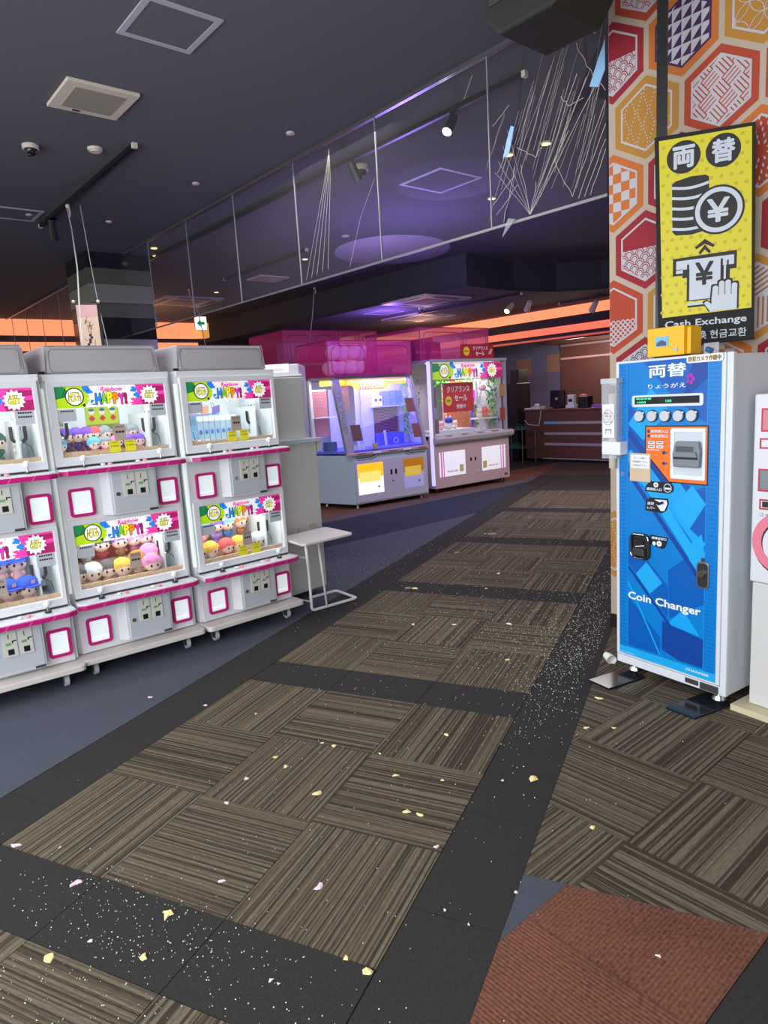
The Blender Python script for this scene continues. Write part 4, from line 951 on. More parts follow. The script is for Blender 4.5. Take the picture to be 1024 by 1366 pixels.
# ------------------------------------------------------------ big prize machines
mnet_seam = mat('magenta_seam', rgb(150, 30, 90), .5)
def net_cover(t, x0, x1, y0, y1, z0, z1, cells, rake=0):
    n = len(cells)
    c = MB(); c.box(x0, x1, y0, y1, z0, z1); c.build('magenta_cover', mnet, t)
    e = MB()
    for x in (x0, x1):
        for y in (y0, y1): e.tube([(x, y, z0), (x, y, z1)], .008, 0, 6)
    for z in (z0, z1):
        e.tube([(x0, y0, z), (x1, y0, z)], .008, 0, 6); e.tube([(x0, y0, z), (x0, y1, z)], .008, 0, 6)
    for f in cells:
        x = x0+(x1-x0)*f; MB().tube([(x, y0, z0), (x, y0, z1)], .007, 0, 6).build('divider_seam', mnet_seam, t)
    fs = [0]+list(cells)+[1]
    for a, b in zip(fs, fs[1:]):
        A, B = x0+(x1-x0)*a+.06, x0+(x1-x0)*b-.06
        P = rrect(A, B, z0+.02, z1-.07, .10, 5); MB().tube([(x, y0-.004, z) for x, z in P+[P[0]]], .005, 0, 5).build('door_seam', mnet_seam, t)
    e.build('cover_seams', mnet_seam, t)
brickm = None
def brick_panel(t, x0, x1, z0, z1, y, bw_=.055, bh=.022, m=None, name='brick'):
    MB().rect(x0, x1, z0, z1, y).build('mortar_board', mat('mortar', rgb(216, 205, 215), .8), t)
    r_ = 0; z = z0+.002; mb = MB(); col_ = m
    while z < z1-bh:
        x = x0+.002-(bw_/2 if r_ % 2 else 0)
        while x < x1:
            a, b = max(x, x0+.002), min(x+bw_-.004, x1-.002)
            if b-a > .01: mb.box(a, b, y-.006, y, z, z+bh-.004)
            x += bw_
        z += bh; r_ += 1
    o = mb.build('brick_facing', col_, t); o['kind'] = 'stuff'
def leaves(t, x0, x1, z0, z1, y, n, seed=3, dy=.05):
    random.seed(seed); mb = MB(); gm = [mat('leaf_green', rgb(90, 180, 70), .6), mat('leaf_lime', rgb(160, 210, 80), .6), mat('leaf_teal', rgb(50, 150, 110), .6)]
    for i in range(n):
        x, z = random.uniform(x0, x1), random.uniform(z0, z1); a = random.uniform(0, 2*PI); s = random.uniform(.02, .04); yy = y-random.uniform(0, dy)
        ca, sa = math.cos(a)*s, math.sin(a)*s
        P = [(x-ca, yy, z-sa), (x+sa*.5, yy-.01, z-ca*.5), (x+ca, yy-.015, z+sa), (x-sa*.5, yy, z+ca*.5)]
        k = len(mb.v); mb.v += P; mb.f.append((k, k+1, k+2, k+3)); mb.m.append(i % 3)
    o = mb.build('leaf_garland', gm, t); o['kind'] = 'stuff'; return o
pinkg = mat('sill_pink_reflection', rgb(186, 150, 158), .35); shellg = mat('shell_bluegrey', rgb(176, 190, 204), .4); postg = mat('post_grey', rgb(140, 136, 150), .4)  # pinkish reflection painted into the sill colour
pegw = mat('pegboard_violet_lit', rgb(205, 208, 245), .5); blufl = mat('floor_blue_lit', rgb(90, 96, 235), .45)  # violet and blue interior light painted into white pegboard and floor
brickpur = mat('brick_rose', rgb(190, 120, 130), .7); h_gold = E('sign_gold', 250, 190, 30, .7)
def slanted_machine():
    A0 = (-2.035, 5.292, 0); rz = R(59.7); t = empty('slanted_prize_machine', 'grey prize machine with violet interior, slanted glass and magenta covers', 'crane machine', A0, rz)
    M = Matrix.Translation(A0) @ Matrix.Rotation(rz, 4, 'Z'); Wd = 1.28
    foot = [(0, 0), (Wd, 0), (Wd+.2, .67), (Wd, 1.2), (0, 1.2), (-.225, .67)]
    MB().prism(foot, .06, .74, 'z').build('base_cabinet', shellg, t, bev=.006)
    for x, y in ((.08, .08), (Wd-.08, .08), (-.1, .62), (Wd-.1, 1.1)): MB().cyl((x, y, 0), .03, .06, 'z', 0, 12, .012).build('levelling_foot', steel, t)
    fp = MB().box(.02, Wd-.01, -.012, 0, .08, .66); fp.build('front_plate', mat('front_lilac', rgb(190, 184, 196), .4), t, bev=.004)
    MB().box(-.10, Wd+.02, -.035, .03, .735, .775).build('window_sill', pinkg, t, bev=.006)
    for k in range(5): MB().box(.05+.26*k, .19+.26*k, -.037, -.034, .748, .765).build('sill_label', [mat('label_brown', rgb(140, 90, 80), .5), cardp][k % 2], t)
    for x0_, x1_, y_ in ((.05, .475, 0), (.83, 1.19, 1)):
        p = MB(); p.rect(x0_, x1_, .19, .615, -.014, 0); p.rect(x0_, x1_, .42, .615, -.016, 1); p.rect(x0_+.02, x1_-.05, .36, .50, -.018, 2) 
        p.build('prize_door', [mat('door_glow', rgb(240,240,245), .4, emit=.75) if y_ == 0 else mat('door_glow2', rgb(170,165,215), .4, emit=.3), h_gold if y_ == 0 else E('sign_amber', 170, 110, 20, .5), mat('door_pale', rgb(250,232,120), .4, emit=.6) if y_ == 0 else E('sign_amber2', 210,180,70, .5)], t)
        MB().cyl((x1_-.09, -.024, .28), .012, .008, 'y', 0, 10).build('door_lock', black, t)
    for x in (.60, .68): MB().box(x, x+.03, -.016, -.012, .42, .49).build('coin_slot', black, t)
    MB().cyl((.64, -.02, .33), .01, .01, 'y', 0, 10).build('lock', black, t)
    for s_ in (0, 1):
        P = [(.05, .70), (.30, .70), (.36, .733)] if s_ == 0 else [(1.24, .69), (.98, .69), (.90, .733)]
        MB().tube([(x, -.004, z) for x, z in P], .006, 0, 6).build('trim_line', dkgrey, t)
        MB().tube([(x+(-.02 if s_ else .02), -.004, z-.03) for x, z in P], .004, 0, 6).build('trim_line', dkgrey, t)
    # slanted posts, roof
    zt_, yt = 1.79, .28
    def post(xb, yb, xt, yt_, w_, nm='corner_post', m=postg):
        MB().add([(xb-w_, yb, .77), (xb+w_, yb, .77), (xb+w_, yb+.06, .77), (xb-w_, yb+.06, .77), (xt-w_, yt_, zt_), (xt+w_, yt_, zt_), (xt+w_, yt_+.06, zt_), (xt-w_, yt_+.06, zt_)],
                 [(0,3,2,1),(4,5,6,7),(0,1,5,4),(1,2,6,5),(2,3,7,6),(3,0,4,7)]).build(nm, m, t)
    post(-.03, .0, -.02, yt, .055); post(Wd-.01, .0, Wd-.01, yt, .025); post(-.215, .64, -.215, .66, .02, m=white); post(Wd+.18, .64, Wd+.18, .66, .02)
    lt = MB().text('TRYPOD', .0, .62, .0, .065, 0, 0, .01)
    d = (Vector((-.02, yt, zt_))-Vector((-.03, 0, .77))).normalized()
    zax = d; xax = Vector((1,0,0)); 
    Mx = Matrix(((0-d.x, 1, 0, -.05), (-d.y, 0, 0, yt-.035-.012), (-d.z, 0, 0, zt_-.12), (0,0,0,1)))
    lt.v = [tuple(Vector((-.058+v[2], yt, zt_)) - d*(v[0]+.16) + Vector((0, -.006, 0))) for v in lt.v]; lt.f = [tuple(reversed(f)) for f in lt.f]
    lt.build('post_lettering', mat('letter_pale', rgb(120, 112, 122), .4), t)
    MB().prism([(-.02, yt), (Wd, yt), (Wd+.2, .67), (Wd, 1.2), (0, 1.2), (-.225, .67)], 1.78, 1.82, 'z').build('roof', postg, t)
    gl = MB().add([(.03, .02, .775), (Wd-.03, .02, .775), (Wd-.03, yt+.02, 1.78), (.03, yt+.02, 1.78)], [(0,1,2,3)]); gl.build('front_glass', glass, t)
    MB().add([(-.05, .05, .775), (-.215, .64, .775), (-.215, .64, 1.78), (-.04, yt+.05, 1.78)], [(3,2,1,0)]).build('side_glass', glass, t)
    # interior
    MB().prism([(.0, .06), (Wd, .06), (Wd+.17, .66), (Wd-.02, 1.15), (.02, 1.15), (-.2, .66)], .76, .80, 'z').build('play_floor', blufl, t)
    MB().box(.50, Wd+.17, .64, .66, .8, 1.78).build('back_board', pegw, t); MB().box(0, Wd, 1.12, 1.14, .8, 1.78).build('rear_board', pegw, t)
    MB().add([(Wd-.01, .10, .8), (Wd+.165, .64, .8), (Wd+.165, .64, 1.78), (Wd-.01, .34, 1.78)], [(3,2,1,0)]).build('side_board', pegw, t)
    brick_panel(t, .80, 1.24, .98, 1.36, .63, m=mat('brick_violet', rgb(120, 50, 110), .7)); MB().box(.74, 1.30, .50, .64, 1.36, 1.375).build('shelf', pegw, t)
    MB().box(.80, 1.26, .52, .64, .8, .97).build('plinth', blufl, t)
    MB().box(.58, .78, .60, .62, .8, 1.70).build('peg_panel', pegw, t); MB().box(1.26, 1.42, .60, .62, .8, 1.70).build('peg_panel', pegw, t)
    pd = MB()
    for i in range(8):
        for j in range(3): pd.disc(.62+.06*j, .87+.105*i, .006, .5985, 0, 6); pd.disc(1.29+.05*j, .87+.105*i, .006, .5985, 0, 6)
    pd.build('peg_holes', mat('hole_grey', rgb(120,120,160), .6), t)
    MB().box(.18, .40, .86, .88, .8, 1.66).build('peg_panel', pegw, t); brick_panel(t, .28, .50, 1.36, 1.72, .80, m=brickpur)
    brick_panel(t, -.20, .05, 1.0, 1.66, .68, m=brickpur); MB().box(-.2, .2, .60, .66, 1.26, 1.275).build('shelf', inner, t)
    leaves(t, 1.22, 1.40, .90, 1.70, .52, 120, 8, .12)
    hb = MB(); hb.rect(.0, 1.22, 1.69, 1.775, yt+.06, 0); hb.flat([(.34, 1.62), (.86, 1.62), (.95, 1.70), (.25, 1.70)], yt+.055, 0); hb.rect(.86, 1.20, 1.70, 1.77, yt+.056, 2)
    hb.text('TRYPOD', .38, .82, 1.635, 1.735, yt+.048, 1, .02); hb.text('TRYPOD', .372, .828, 1.627, 1.743, yt+.052, 3, .07); hb.rect(.0, .06, 1.70, 1.77, yt+.055, 2); hb.build('header_sign', [h_gold, E('sign_paleblue', 200,215,240,.5), h_org, mat('ink_grey', rgb(90,90,120), .5)], t)
    MB().flat([(-.18, 1.70), (.0, 1.70), (.0, 1.775), (-.18, 1.775)], .45).build('side_header', h_gold, t)
    for i, (x, z, w_, h_) in enumerate(((.07, 1.32, .13, .22), (.02, 1.10, .14, .14))): MB().box(x, x+w_, .35, .354, z, z+h_).build('info_card', [mat('card_brown', rgb(176,130,90), .5), cardp][i], t)
    # placards leaning in the slanted glass
    for x, z, w_, h_, m_ in ((.06, .93, .16, .22, mat('placard_maroon', rgb(84, 34, 44), .5)), (1.08, 1.27, .15, .20, mat('placard_wine', rgb(120, 40, 50), .5)), (1.07, 1.10, .13, .12, mat('placard_lilac', rgb(150,140,225), .5)), (1.10, .90, .14, .20, mat('placard_wine', (0,0,0)))):
        y_ = .02+.28*(z-.775)/1.0-.006
        o = MB().add([(x, y_, z), (x+w_, y_, z), (x+w_, y_+.28*h_, z+h_), (x, y_+.28*h_, z+h_)], [(0,1,2,3)]).build('window_placard', m_, t)
    MB().box(.36, .44, .04, .05, .80, .88).build('price_card', mat('card_mustard', rgb(180, 170, 90), .5), t)
    # picker arm and ring
    MB().tube([(.86, .42, .80), (.84, .42, 1.02)], .02, 0, 8).build('prize_arm', pegw, t); MB().tube([(1.04+.04*math.cos(a), .42, .86+.04*math.sin(a)) for a in [2*PI*i/12 for i in range(13)]], .006, 0, 6).build('guide_ring', pegw, t)
    # cover
    net_cover(t, -.16, 1.24, .22, 1.1, 1.82, 2.29, (.47,))
    l = light('violet_led', 'AREA', (0,0,0), 13, (.42, .38, 1.0), 1.0, .3, parent=t); l.location = (.72, .38, 1.76)
    l = light('side_led', 'AREA', (0,0,0), 4, (1.0, .95, 1.0), .3, .3, parent=t); l.location = (-.02, .45, 1.76)
    MB().box(.1, 1.2, .55, .60, 1.765, 1.778).build('led_bar', mat('led_violet', (.6,.55,1), .5, emit=3), t)
    return t, M
tA, MA = slanted_machine()
def ordl(i): return ordn[i]
# stock inside machine A
for i in range(6):
    q = MA @ Vector((.30+.0*i, .95, 1.376)); 
random.seed(9)
for c_ in range(3):
    for k in range(6):
        q = MA @ Vector((.985+.115*c_, .57, 1.376+.036*k)); tag(MB().box(-.053, .053, -.05, .05, 0, .034).build('flat_box', mat('box_slate%d' % (c_), rgb(120-20*c_, 140, 205), .5), None, q, MA.to_euler().z, bev=.002),
            'flat boxed prize, %s from bottom of the %s stack on the shelf, violet machine' % (ordn[k], ('left', 'middle', 'right')[c_]), 'box', 'flat boxed prizes on the violet shelf')
for i, x in enumerate((.80, .88)):
    q = MA @ Vector((x, .57, 1.376)); t = empty('figure_box', 'white window box with dark figure, %s on the shelf of the violet machine' % ('left one' if i == 0 else 'right one'), 'box', q, MA.to_euler().z, 'figure boxes')
    MB().box(-.035, .035, -.03, .03, 0, .15).build('carton', cardp, t, bev=.002); MB().disc(0, .09, .022, -.031, 0, 12).build('figure_print', dkgrey, t)
q = MA @ Vector((-.10, .42, .80)); tag(MB().box(-.09, .09, -.04, .04, 0, .13).build('goods_box', mat('goods_navy', rgb(40, 60, 150), .5), None, q, MA.to_euler().z-.9, bev=.003), 'navy boxed prize behind the side glass of the violet machine', 'box')
q = MA @ Vector((-.08, .30, .93)); 
for i in range(5):
    q = MA @ Vector((.10+.035*i, .10+.02*(i % 2), .80)); tag(MB().box(-.014, .014, -.01, .01, 0, .05+.01*(i % 3)).ball((0, 0, .06+.01*(i % 3)), .014, 0, 1, .6, 1, 8, 5).build('small_figure', cardp, None, q, MA.to_euler().z), 'little white prize figure, %s from left behind the slanted glass' % ordn[i], 'figure', 'white prize figures')
random.seed(31)
bagn = 0
for j in range(2):
    for i in range(4):
        x = -.02+.16*i+random.uniform(-.02, .02)+.05*j; q = MA @ Vector((x+.02, .40+.07*(i % 2), 1.828+.215*j))
        t = empty('bagged_plush', 'pale bagged plush, %s in the %s row inside the front magenta cover' % (ordn[i], ('lower', 'upper')[j]), 'plush toy', q, MA.to_euler().z+random.uniform(-.5, .5), 'bagged plush under the front magenta cover')
        MB().ball((0,0,.105), .118, 0, 1.0, .8, .89, 12, 8).build('body', dm((235, 190, 215)), t, smooth=True); MB().ball((.03,-.04,.16), .06, 0, 1.1, .9, .8, 10, 6).build('head', dm((245, 210, 228)), t, smooth=True)

def tall_machine(origin, ang, label, Wd=1.65, detail=True, sc=1.0, name='tall_prize_machine'):
    rz = R(ang); t = empty(name, label, 'crane machine', origin, rz); M = Matrix.Translation(origin) @ Matrix.Rotation(rz, 4, 'Z'); D = 1.25
    pb = mat('front_pinkbeige', rgb(200, 172, 172), .4)
    MB().box(0, Wd, 0, D, .07, .80).build('base_cabinet', pb, t, bev=.006)
    for x, y in ((.06, .06), (Wd-.12, .06), (.06, D-.1), (Wd-.1, D-.1)): MB().cyl((x, y, .0), .035, .07).build('foot', black, t)
    MB().cyl((Wd-.22, .02, .045), .045, .03, 'x').build('caster', steel, t)
    MB().prism([(-.07, .775), (-.03, .745), (.12, .745), (.12, .86), (-.05, .86), (-.085, .83)], -.01, Wd+.05, 'x').build('control_ledge', mat('ledge_grey', rgb(178, 168, 174), .35), t, bev=.008)
    if detail:
        for x0_, x1_ in ((.08, .63), (1.0, 1.55)):
            d = MB(); d.rect(x0_, x1_, .24, .62, -.004, 0); d.rect(x0_+.03 if x0_ < .5 else x1_-.07, x0_+.06 if x0_ < .5 else x1_-.04, .24, .62, -.006, 1); d.rect(x0_+.08, x0_+.10, .24, .62, -.006, 1) if x0_ < .5 else d.rect(x1_-.12, x1_-.10, .24, .62, -.006, 1)
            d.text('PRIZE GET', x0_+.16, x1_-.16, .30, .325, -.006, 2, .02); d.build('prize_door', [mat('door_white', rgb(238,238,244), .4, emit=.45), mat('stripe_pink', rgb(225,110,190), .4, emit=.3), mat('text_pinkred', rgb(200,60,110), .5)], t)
        MB().box(.50, .58, -.012, -.004, .29, .40).build('price_card', mat('card_straw', rgb(214,204,130), .5), t); MB().box(1.02, 1.10, -.012, -.004, .29, .40).build('price_card', mat('card_straw', (0,0,0)), t)
        for x in (.74, .84): MB().box(x, x+.03, -.006, 0, .43, .48).build('coin_slot', black, t)
        MB().cyl((.9, -.008, .25), .02, .01, 'y').build('lock', greyp, t); MB().box(Wd-.13, Wd-.06, -.005, 0, .12, .15).build('maker_plate', mat('plate_brown', rgb(120,70,50), .5), t)
        for k in range(8): MB().box(.2+.17*k, .32+.17*k, -.06, -.04, .858, .866).build('ledge_label', [mat('label_brown', (0,0,0)), cardp][k % 2], t)
    fr = MB()
    fr.box(0, .05, .02, .07, .86, 2.0); fr.box(Wd-.04, Wd, .02, .07, .86, 2.0); fr.box(0, .04, D-.05, D, .86, 2.0); fr.box(Wd-.04, Wd, D-.05, D, .86, 2.0)
    fr.box(0, Wd, .0, D, 1.97, 2.01)
    fr.build('cabinet_frame', mat('frame_mauve', rgb(150, 146, 160), .35), t)
    MB().rect(.05, Wd-.04, .86, 1.97, .045).build('front_glass', glass, t)
    net_cover(t, .03, Wd-.15, .25 if detail else .1, D+.35 if detail else D, 2.01, 2.5, (.62,) if detail else (.3, .55, .8))
    if detail:
        MB().add([(-.003, .07, .86), (-.003, D-.05, .86), (-.003, D-.05, 1.97), (-.003, .07, 1.97)], [(3,2,1,0)]).build('side_glass', glass, t)
        MB().box(-.015, .0, .015, .08, .12, 1.98).build('side_led_strip', mat('led_violetwhite', rgb(190, 185, 250), .3, emit=.9, ecol=(.62, .58, 1.0)), t)
        MB().box(.05, Wd-.04, .1, D-.05, .86, .88).build('play_floor', mat('floor_pale', rgb(210, 210, 222), .5), t)
        MB().box(Wd-.06, Wd-.045, .10, .95, .88, 1.97).build('side_board', mat('side_grey', rgb(190, 190, 200), .6), t); MB().box(.04, Wd-.06, .95, .97, .88, 1.97).build('back_board', mat('back_grey', rgb(175, 170, 185), .6), t)
        hd = header(.07, Wd-.06, 1.71, 1.955); hd.build('header_sign', HDR, t, loc=(0, .06, 0))
        # brick card wall behind the sale poster
        bk = mat('brick_orange', rgb(200, 120, 80), .7); MB().box(.80, 1.50, .64, .66, .90, 1.72).build('brick_wall_board', mat('mortar_pale', rgb(222, 200, 190), .8), t)
        mb_ = t
        z = .92; r_ = 0
        b0 = MB().box(-.058, .058, -.008, 0, 0, .07).build('brick', bk, t, loc=(.87, .64, .92))
        for r_ in range(10):
            for k in range(5):
                x = .87+.13*k+(.065 if r_ % 2 else 0)
                if x > 1.45 or (r_ == 0 and k == 0): continue
                b = b0.copy(); COL.objects.link(b); b.location = (x, .64, .92+.08*r_)
        sp_ = MB().box(.50, 1.16, .30, .31, 1.20, 1.66, 0); sp_.text('クリアランス', .58, 1.08, 1.51, 1.61, .296, 1, .035); sp_.text('セール', .74, 1.02, 1.37, 1.47, .296, 1, .035); sp_.disc(.61, 1.38, .075, .297, 2, 20); sp_.text('MAX', .57, .65, 1.37, 1.40, .294, 3, .02); sp_.text('開催中', .78, .98, 1.25, 1.32, .296, 1, .02)
        sp_.build('sale_poster', [red, offw, mat('badge_gold', rgb(240, 205, 40), .5), h_blk], t)
        leaves(t, .20, .48, 1.35, 1.72, .35, 70, 2, .15); leaves(t, 1.28, 1.42, .95, 1.72, .50, 110, 5, .06); leaves(t, 1.45, 1.58, .95, 1.72, .34, 170, 6, .2); leaves(t, .5, 1.3, 1.66, 1.73, .5, 60, 13, .1); leaves(t, -.0, .03, 1.2, 1.9, .9, 120, 17, .6)
        MB().box(.25, 1.10, .22, .62, .88, .93).build('display_plinth', mat('plinth_grey', rgb(205, 212, 222), .5), t); MB().box(1.20, 1.585, .16, .42, 1.05, 1.075).build('display_table', inner, t); MB().box(1.38, 1.42, .28, .32, .88, 1.05).build('table_leg', inner, t)
        MB().box(.06, .2, .1, .105, .9, 1.12).build('info_card', mat('card_brown2', rgb(130, 110, 110), .5), t); MB().box(.06, .17, .1, .105, 1.30, 1.60).build('info_card', mat('card_brown2', (0,0,0)), t)
        for z in (1.02, 1.40): MB().box(1.50, 1.62, .035, .04, z, z+.20).build('info_card', mat('card_tan', rgb(170, 120, 70), .5) if z > 1.2 else mat('card_rust', rgb(150, 70, 50), .5), t)
        # gantry and claw
        g = MB().box(1.24, 1.28, .32, .36, 1.3, 1.71); g.box(1.33, 1.37, .32, .36, 1.3, 1.71); g.build('claw_gantry', inner, t)
        MB().box(1.13, 1.25, .34, .42, 1.40, 1.53).build('magenta_motor', mat('motor_magenta', rgb(220, 40, 220), .4, emit=.6), t)
        MB().tube([(1.33, .28, 1.55), (1.26, .28, 1.42), (1.35, .28, 1.28)], .012, 0, 6).build('claw_arm', cardp, t); MB().tube([(1.39, .28, 1.55), (1.46, .28, 1.42), (1.37, .28, 1.28)], .012, 0, 6).build('claw_arm', cardp, t)
        MB().ball((1.36, .28, 1.56), .06, 0, 1.2, 1, .9).build('claw_head', mat('claw_pink', rgb(230,180,200), .5), t, smooth=True)
        MB().box(1.22, 1.27, .42, .44, .88, 1.42).build('violet_rod', mat('rod_violet', rgb(120, 90, 220), .4), t)
        l = light('cabinet_led', 'AREA', (0,0,0), 11, (1.0, .98, 1.0), 1.4, .3, parent=t); l.location = (Wd/2, .45, 1.70)
        MB().box(.1, Wd-.1, .20, .24, 1.955, 1.966).build('led_bar', led, t)
        bn = MB().box(.86, 1.60, .232, .240, 2.03, 2.25, 0); bn.text('クリアランス', 1.12, 1.46, 2.155, 2.215, .228, 1, .03); bn.text('セール', 1.18, 1.38, 2.07, 2.135, .228, 1, .03); bn.disc(.98, 2.14, .07, .229, 2, 18); bn.text('MAX', .94, 1.02, 2.125, 2.155, .227, 3, .02); bn.flat([(1.47, 2.10), (1.52, 2.08), (1.58, 2.16), (1.53, 2.18)], .229, 4)
        bn.build('sale_banner', [mat('banner_red', rgb(170, 30, 50), .6), offw, mat('badge_gold', (0,0,0)), h_blk, mat('banner_tag', rgb(235, 150, 150), .6)], t)
    return t, M
tB, MB_ = tall_machine((-1.39, 6.719, 0), 62.6, 'tall prize machine with red sale poster, leaf garlands and magenta covers')
tC, MC = tall_machine((-3.62, 6.30, 0), 62.0, 'taller prize machine mostly hidden behind the violet machine, only magenta cover showing', 2.0, False)
tC.scale = (1, 1, 1.05)
# plush and goods in machine B
Bz = .93
plush(MB_, .66, .38, .93, (240, 240, 245), 'white and blue plush on the left plinth of the tall machine', 'prizes', 1.5, (40, 70, 200))
plush(MB_, .48, .36, .93, (245, 190, 205), 'pink plush lying left of the blue one in the tall machine', 'prizes', 1.1)
plush(MB_, .84, .42, .93, (230, 220, 210), 'cream plush right of the blue one in the tall machine', 'prizes', 1.0)
plush(MB_, 1.27, .28, 1.075, (240, 225, 220), 'cream plush on the left of the white display table', 'prizes', 1.1)
plush(MB_, 1.39, .28, 1.075, (240, 120, 110), 'coral plush in the middle of the white display table', 'prizes', 1.2)
plush(MB_, 1.51, .28, 1.075, (245, 200, 170), 'peach plush on the right of the white display table', 'prizes', 1.1)
for i in range(4):
    q = MB_ @ Vector((.22+.16*i, .6+.1*(i % 2), 2.015)); t = empty('stored_carton', 'dark bagged stock, %s from left inside the right magenta cover' % ordn[i], 'bag', q, MB_.to_euler().z, 'stock under the right magenta cover')
    MB().box(-.07, .07, -.1, .1, 0, .30).build('carton', mat('stock_plum', rgb(110, 40, 80), .7), t, bev=.01); MB().box(-.07, .07, -.102, -.1, .12, .16).build('tape', mat('tape_pink', rgb(180,90,130), .5), t)
for i in range(3):
    q = MC @ Vector((.25+.16*i, .5, 2.115)); t = empty('stored_carton', 'violet grey stock carton, %s inside the far left magenta cover' % ordn[i], 'box', q, MC.to_euler().z, 'stock under the far magenta cover')
    MB().box(-.07, .07, -.1, .1, 0, .34).build('carton', mat('stock_lilac', rgb(150, 120, 170), .7), t, bev=.01); MB().box(-.07, .07, -.102, -.1, .12, .16).build('tape', MATS['tape_pink'], t)

# ------------------------------------------------------------ counter zone
t = empty('service_counter', 'dark wood service counter with three pale horizontal strips', 'counter', W(-6.75, 7.86, 0), TH)
MB().box(0, 5.4, 0, .6, .06, 1.03).build('body', wooddk, t); MB().box(.42, 5.4, .03, .55, 0, .06).build('plinth', black, t); MB().box(-.02, 5.42, -.03, .65, 1.03, 1.065).build('worktop', mat('counter_top', rgb(110, 70, 56), .35), t, bev=.004)
strip_m = mat('strip_pale', rgb(190, 190, 195), .25, .4)
for z in (.76, .545, .33):
    for x0_, x1_, m_ in ((.48, .98, strip_m), (.985, 2.2, strip_m), (2.205, 5.4, mat('strip_rose', rgb(190, 150, 150), .25, .4))): MB().box(x0_, x1_, -.008, 0, z, z+.052).build('metal_strip', m_, t)
MB().box(.48, .80, -.010, -.008, .763, .81).build('strip_sticker', mat('sticker_cyan', rgb(90, 180, 215), .4), t)
MB().box(.42, 5.4, -.01, 0, .055, .075).build('kick_strip', strip_m, t)
CM = Matrix.Translation(W(-6.75, 7.86, 0)) @ Matrix.Rotation(TH, 4, 'Z')
t = empty('register_monitor', 'black register monitor turned away on the service counter', 'monitor', CM @ Vector((.62, .3, 1.065)), TH-.2)
MB().add([(-.20, -.05, .03), (.20, -.05, .03), (.14, .03, .36), (-.26, .03, .36), (-.20, -.0, .03), (.20, .0, .03), (.14, .06, .36), (-.26, .06, .36)], [(0,1,2,3),(7,6,5,4),(0,4,5,1),(1,5,6,2),(2,6,7,3),(3,7,4,0)]).build('screen', black, t)
MB().box(-.08, .12, -.08, .12, 0, .03).build('stand', black, t); MB().box(-.06, 0, -.03, -.02, .17, .22).build('badge', greyp, t)
t = empty('card_terminal', 'white card terminal on the service counter beside the monitor', 'card reader', CM @ Vector((.98, .25, 1.065)), TH)
MB().box(-.10, .10, -.08, .08, 0, .06).build('base', cardp, t, bev=.008); MB().box(-.07, .07, -.06, .04, .06, .26).build('body', cardp, t, bev=.01); MB().rect(-.045, .045, .12, .18, -.062).build('display', black, t)
t = empty('receipt_printer', 'black receipt printer with orange paper on top', 'printer', CM @ Vector((1.24, .3, 1.065)), TH)
MB().box(-.10, .12, -.1, .1, 0, .22).build('body', black, t, bev=.01); MB().ball((-.02, 0, .235), .09, 0, 1, .7, .3).build('orange_pouch', mat('pouch_orange', rgb(240, 120, 90), .6), t)
for i, (x, w_, m_, lab) in enumerate(((.12, .22, plank, 'flat cardboard tray lying on the counter left of the monitor'), (.06, .12, cardp, 'stack of white papers on the counter left end'), (1.60, .30, mat('folder_violet', rgb(150, 90, 190), .6), 'violet folder lying on the counter'), (2.05, .45, mat('folder_tan', rgb(200, 150, 90), .6), 'tan folder lying at the right of the counter'))):
    tag(MB().box(-w_/2, w_/2, -.1, .1, 0, .05 if i != 1 else .03).build('folder' if i > 1 else 'paper_tray', m_, None, CM @ Vector((x, .30 if i != 1 else .08, 1.065)), TH, bev=.004), lab, 'tray' if i < 2 else 'folder')
t = empty('telephone', 'small white telephone on the counter left of the monitor', 'telephone', CM @ Vector((.30, .08, 1.065)), TH)
MB().prism([(-.09, 0), (.09, 0), (.09, .03), (-.09, .07)], -.08, .08, 'x').build('body', cardp, t, bev=.005); MB().tube([(-.06, -.05, .09), (-.06, .08, .09)], .02).build('handset', cardp, t)
cable([CM @ Vector((.44, -.035, 1.05)), CM @ Vector((.42, -.06, .85)), CM @ Vector((.40, -.08, .74)), CM @ Vector((.15, -.08, .76)), CM @ Vector((.02, -.05, .85))], .010, MATS['cable_white'], 'white cord looping down the counter front')
tag(MB().box(.02, .29, 0, .45, 0, 1.62).build('tall_cabinet', mat('cab_black', rgb(34, 32, 38), .35), None, W(-7.15, 7.75, 0), TH, bev=.008), 'tall black cabinet between the sale machine and the counter', 'cabinet')
tag(MB().box(0, .22, 0, .3, 0, .28).box(.02, .20, -.004, 0, .03, .25).build('dark_box', black, None, W(-7.1, 7.85, 1.62), TH, bev=.006), 'dark box standing on the tall black cabinet', 'box')
t = empty('shelf_rack', 'small chrome wire shelf rack in front of the counter', 'shelf', W(-7.0, 7.28, 0), TH)
for x in (0, .62):
    for y in (0, .42): MB().tube([(x, y, 0), (x, y, .72)], .012).build('post', steel, t)
for z in (.70, .33): 
    MB().box(-.01, .63, -.01, .43, z-.012, z).build('shelf_board', steel, t)
RM = Matrix.Translation(W(-7.0, 7.28, 0)) @ Matrix.Rotation(TH, 4, 'Z')
for i, (x, z) in enumerate(((.38, .70), (.5, .70), (.22, .33), (.34, .33))):
    tag(MB().cyl((0,0,0), .055, .05, 'z', 0, 14, .065).tube([(-.05, 0, .05), (-.03, 0, .09), (.03, 0, .09), (.05, 0, .05)], .006, 0, 5).build('teal_basket', mat('teal_plastic', rgb(30, 90, 95), .5), None, RM @ Vector((x, .2, z)), TH), ('left', 'right')[i % 2] + ' teal basket on the ' + ('top' if i < 2 else 'lower') + ' shelf of the wire rack', 'basket', 'teal baskets')

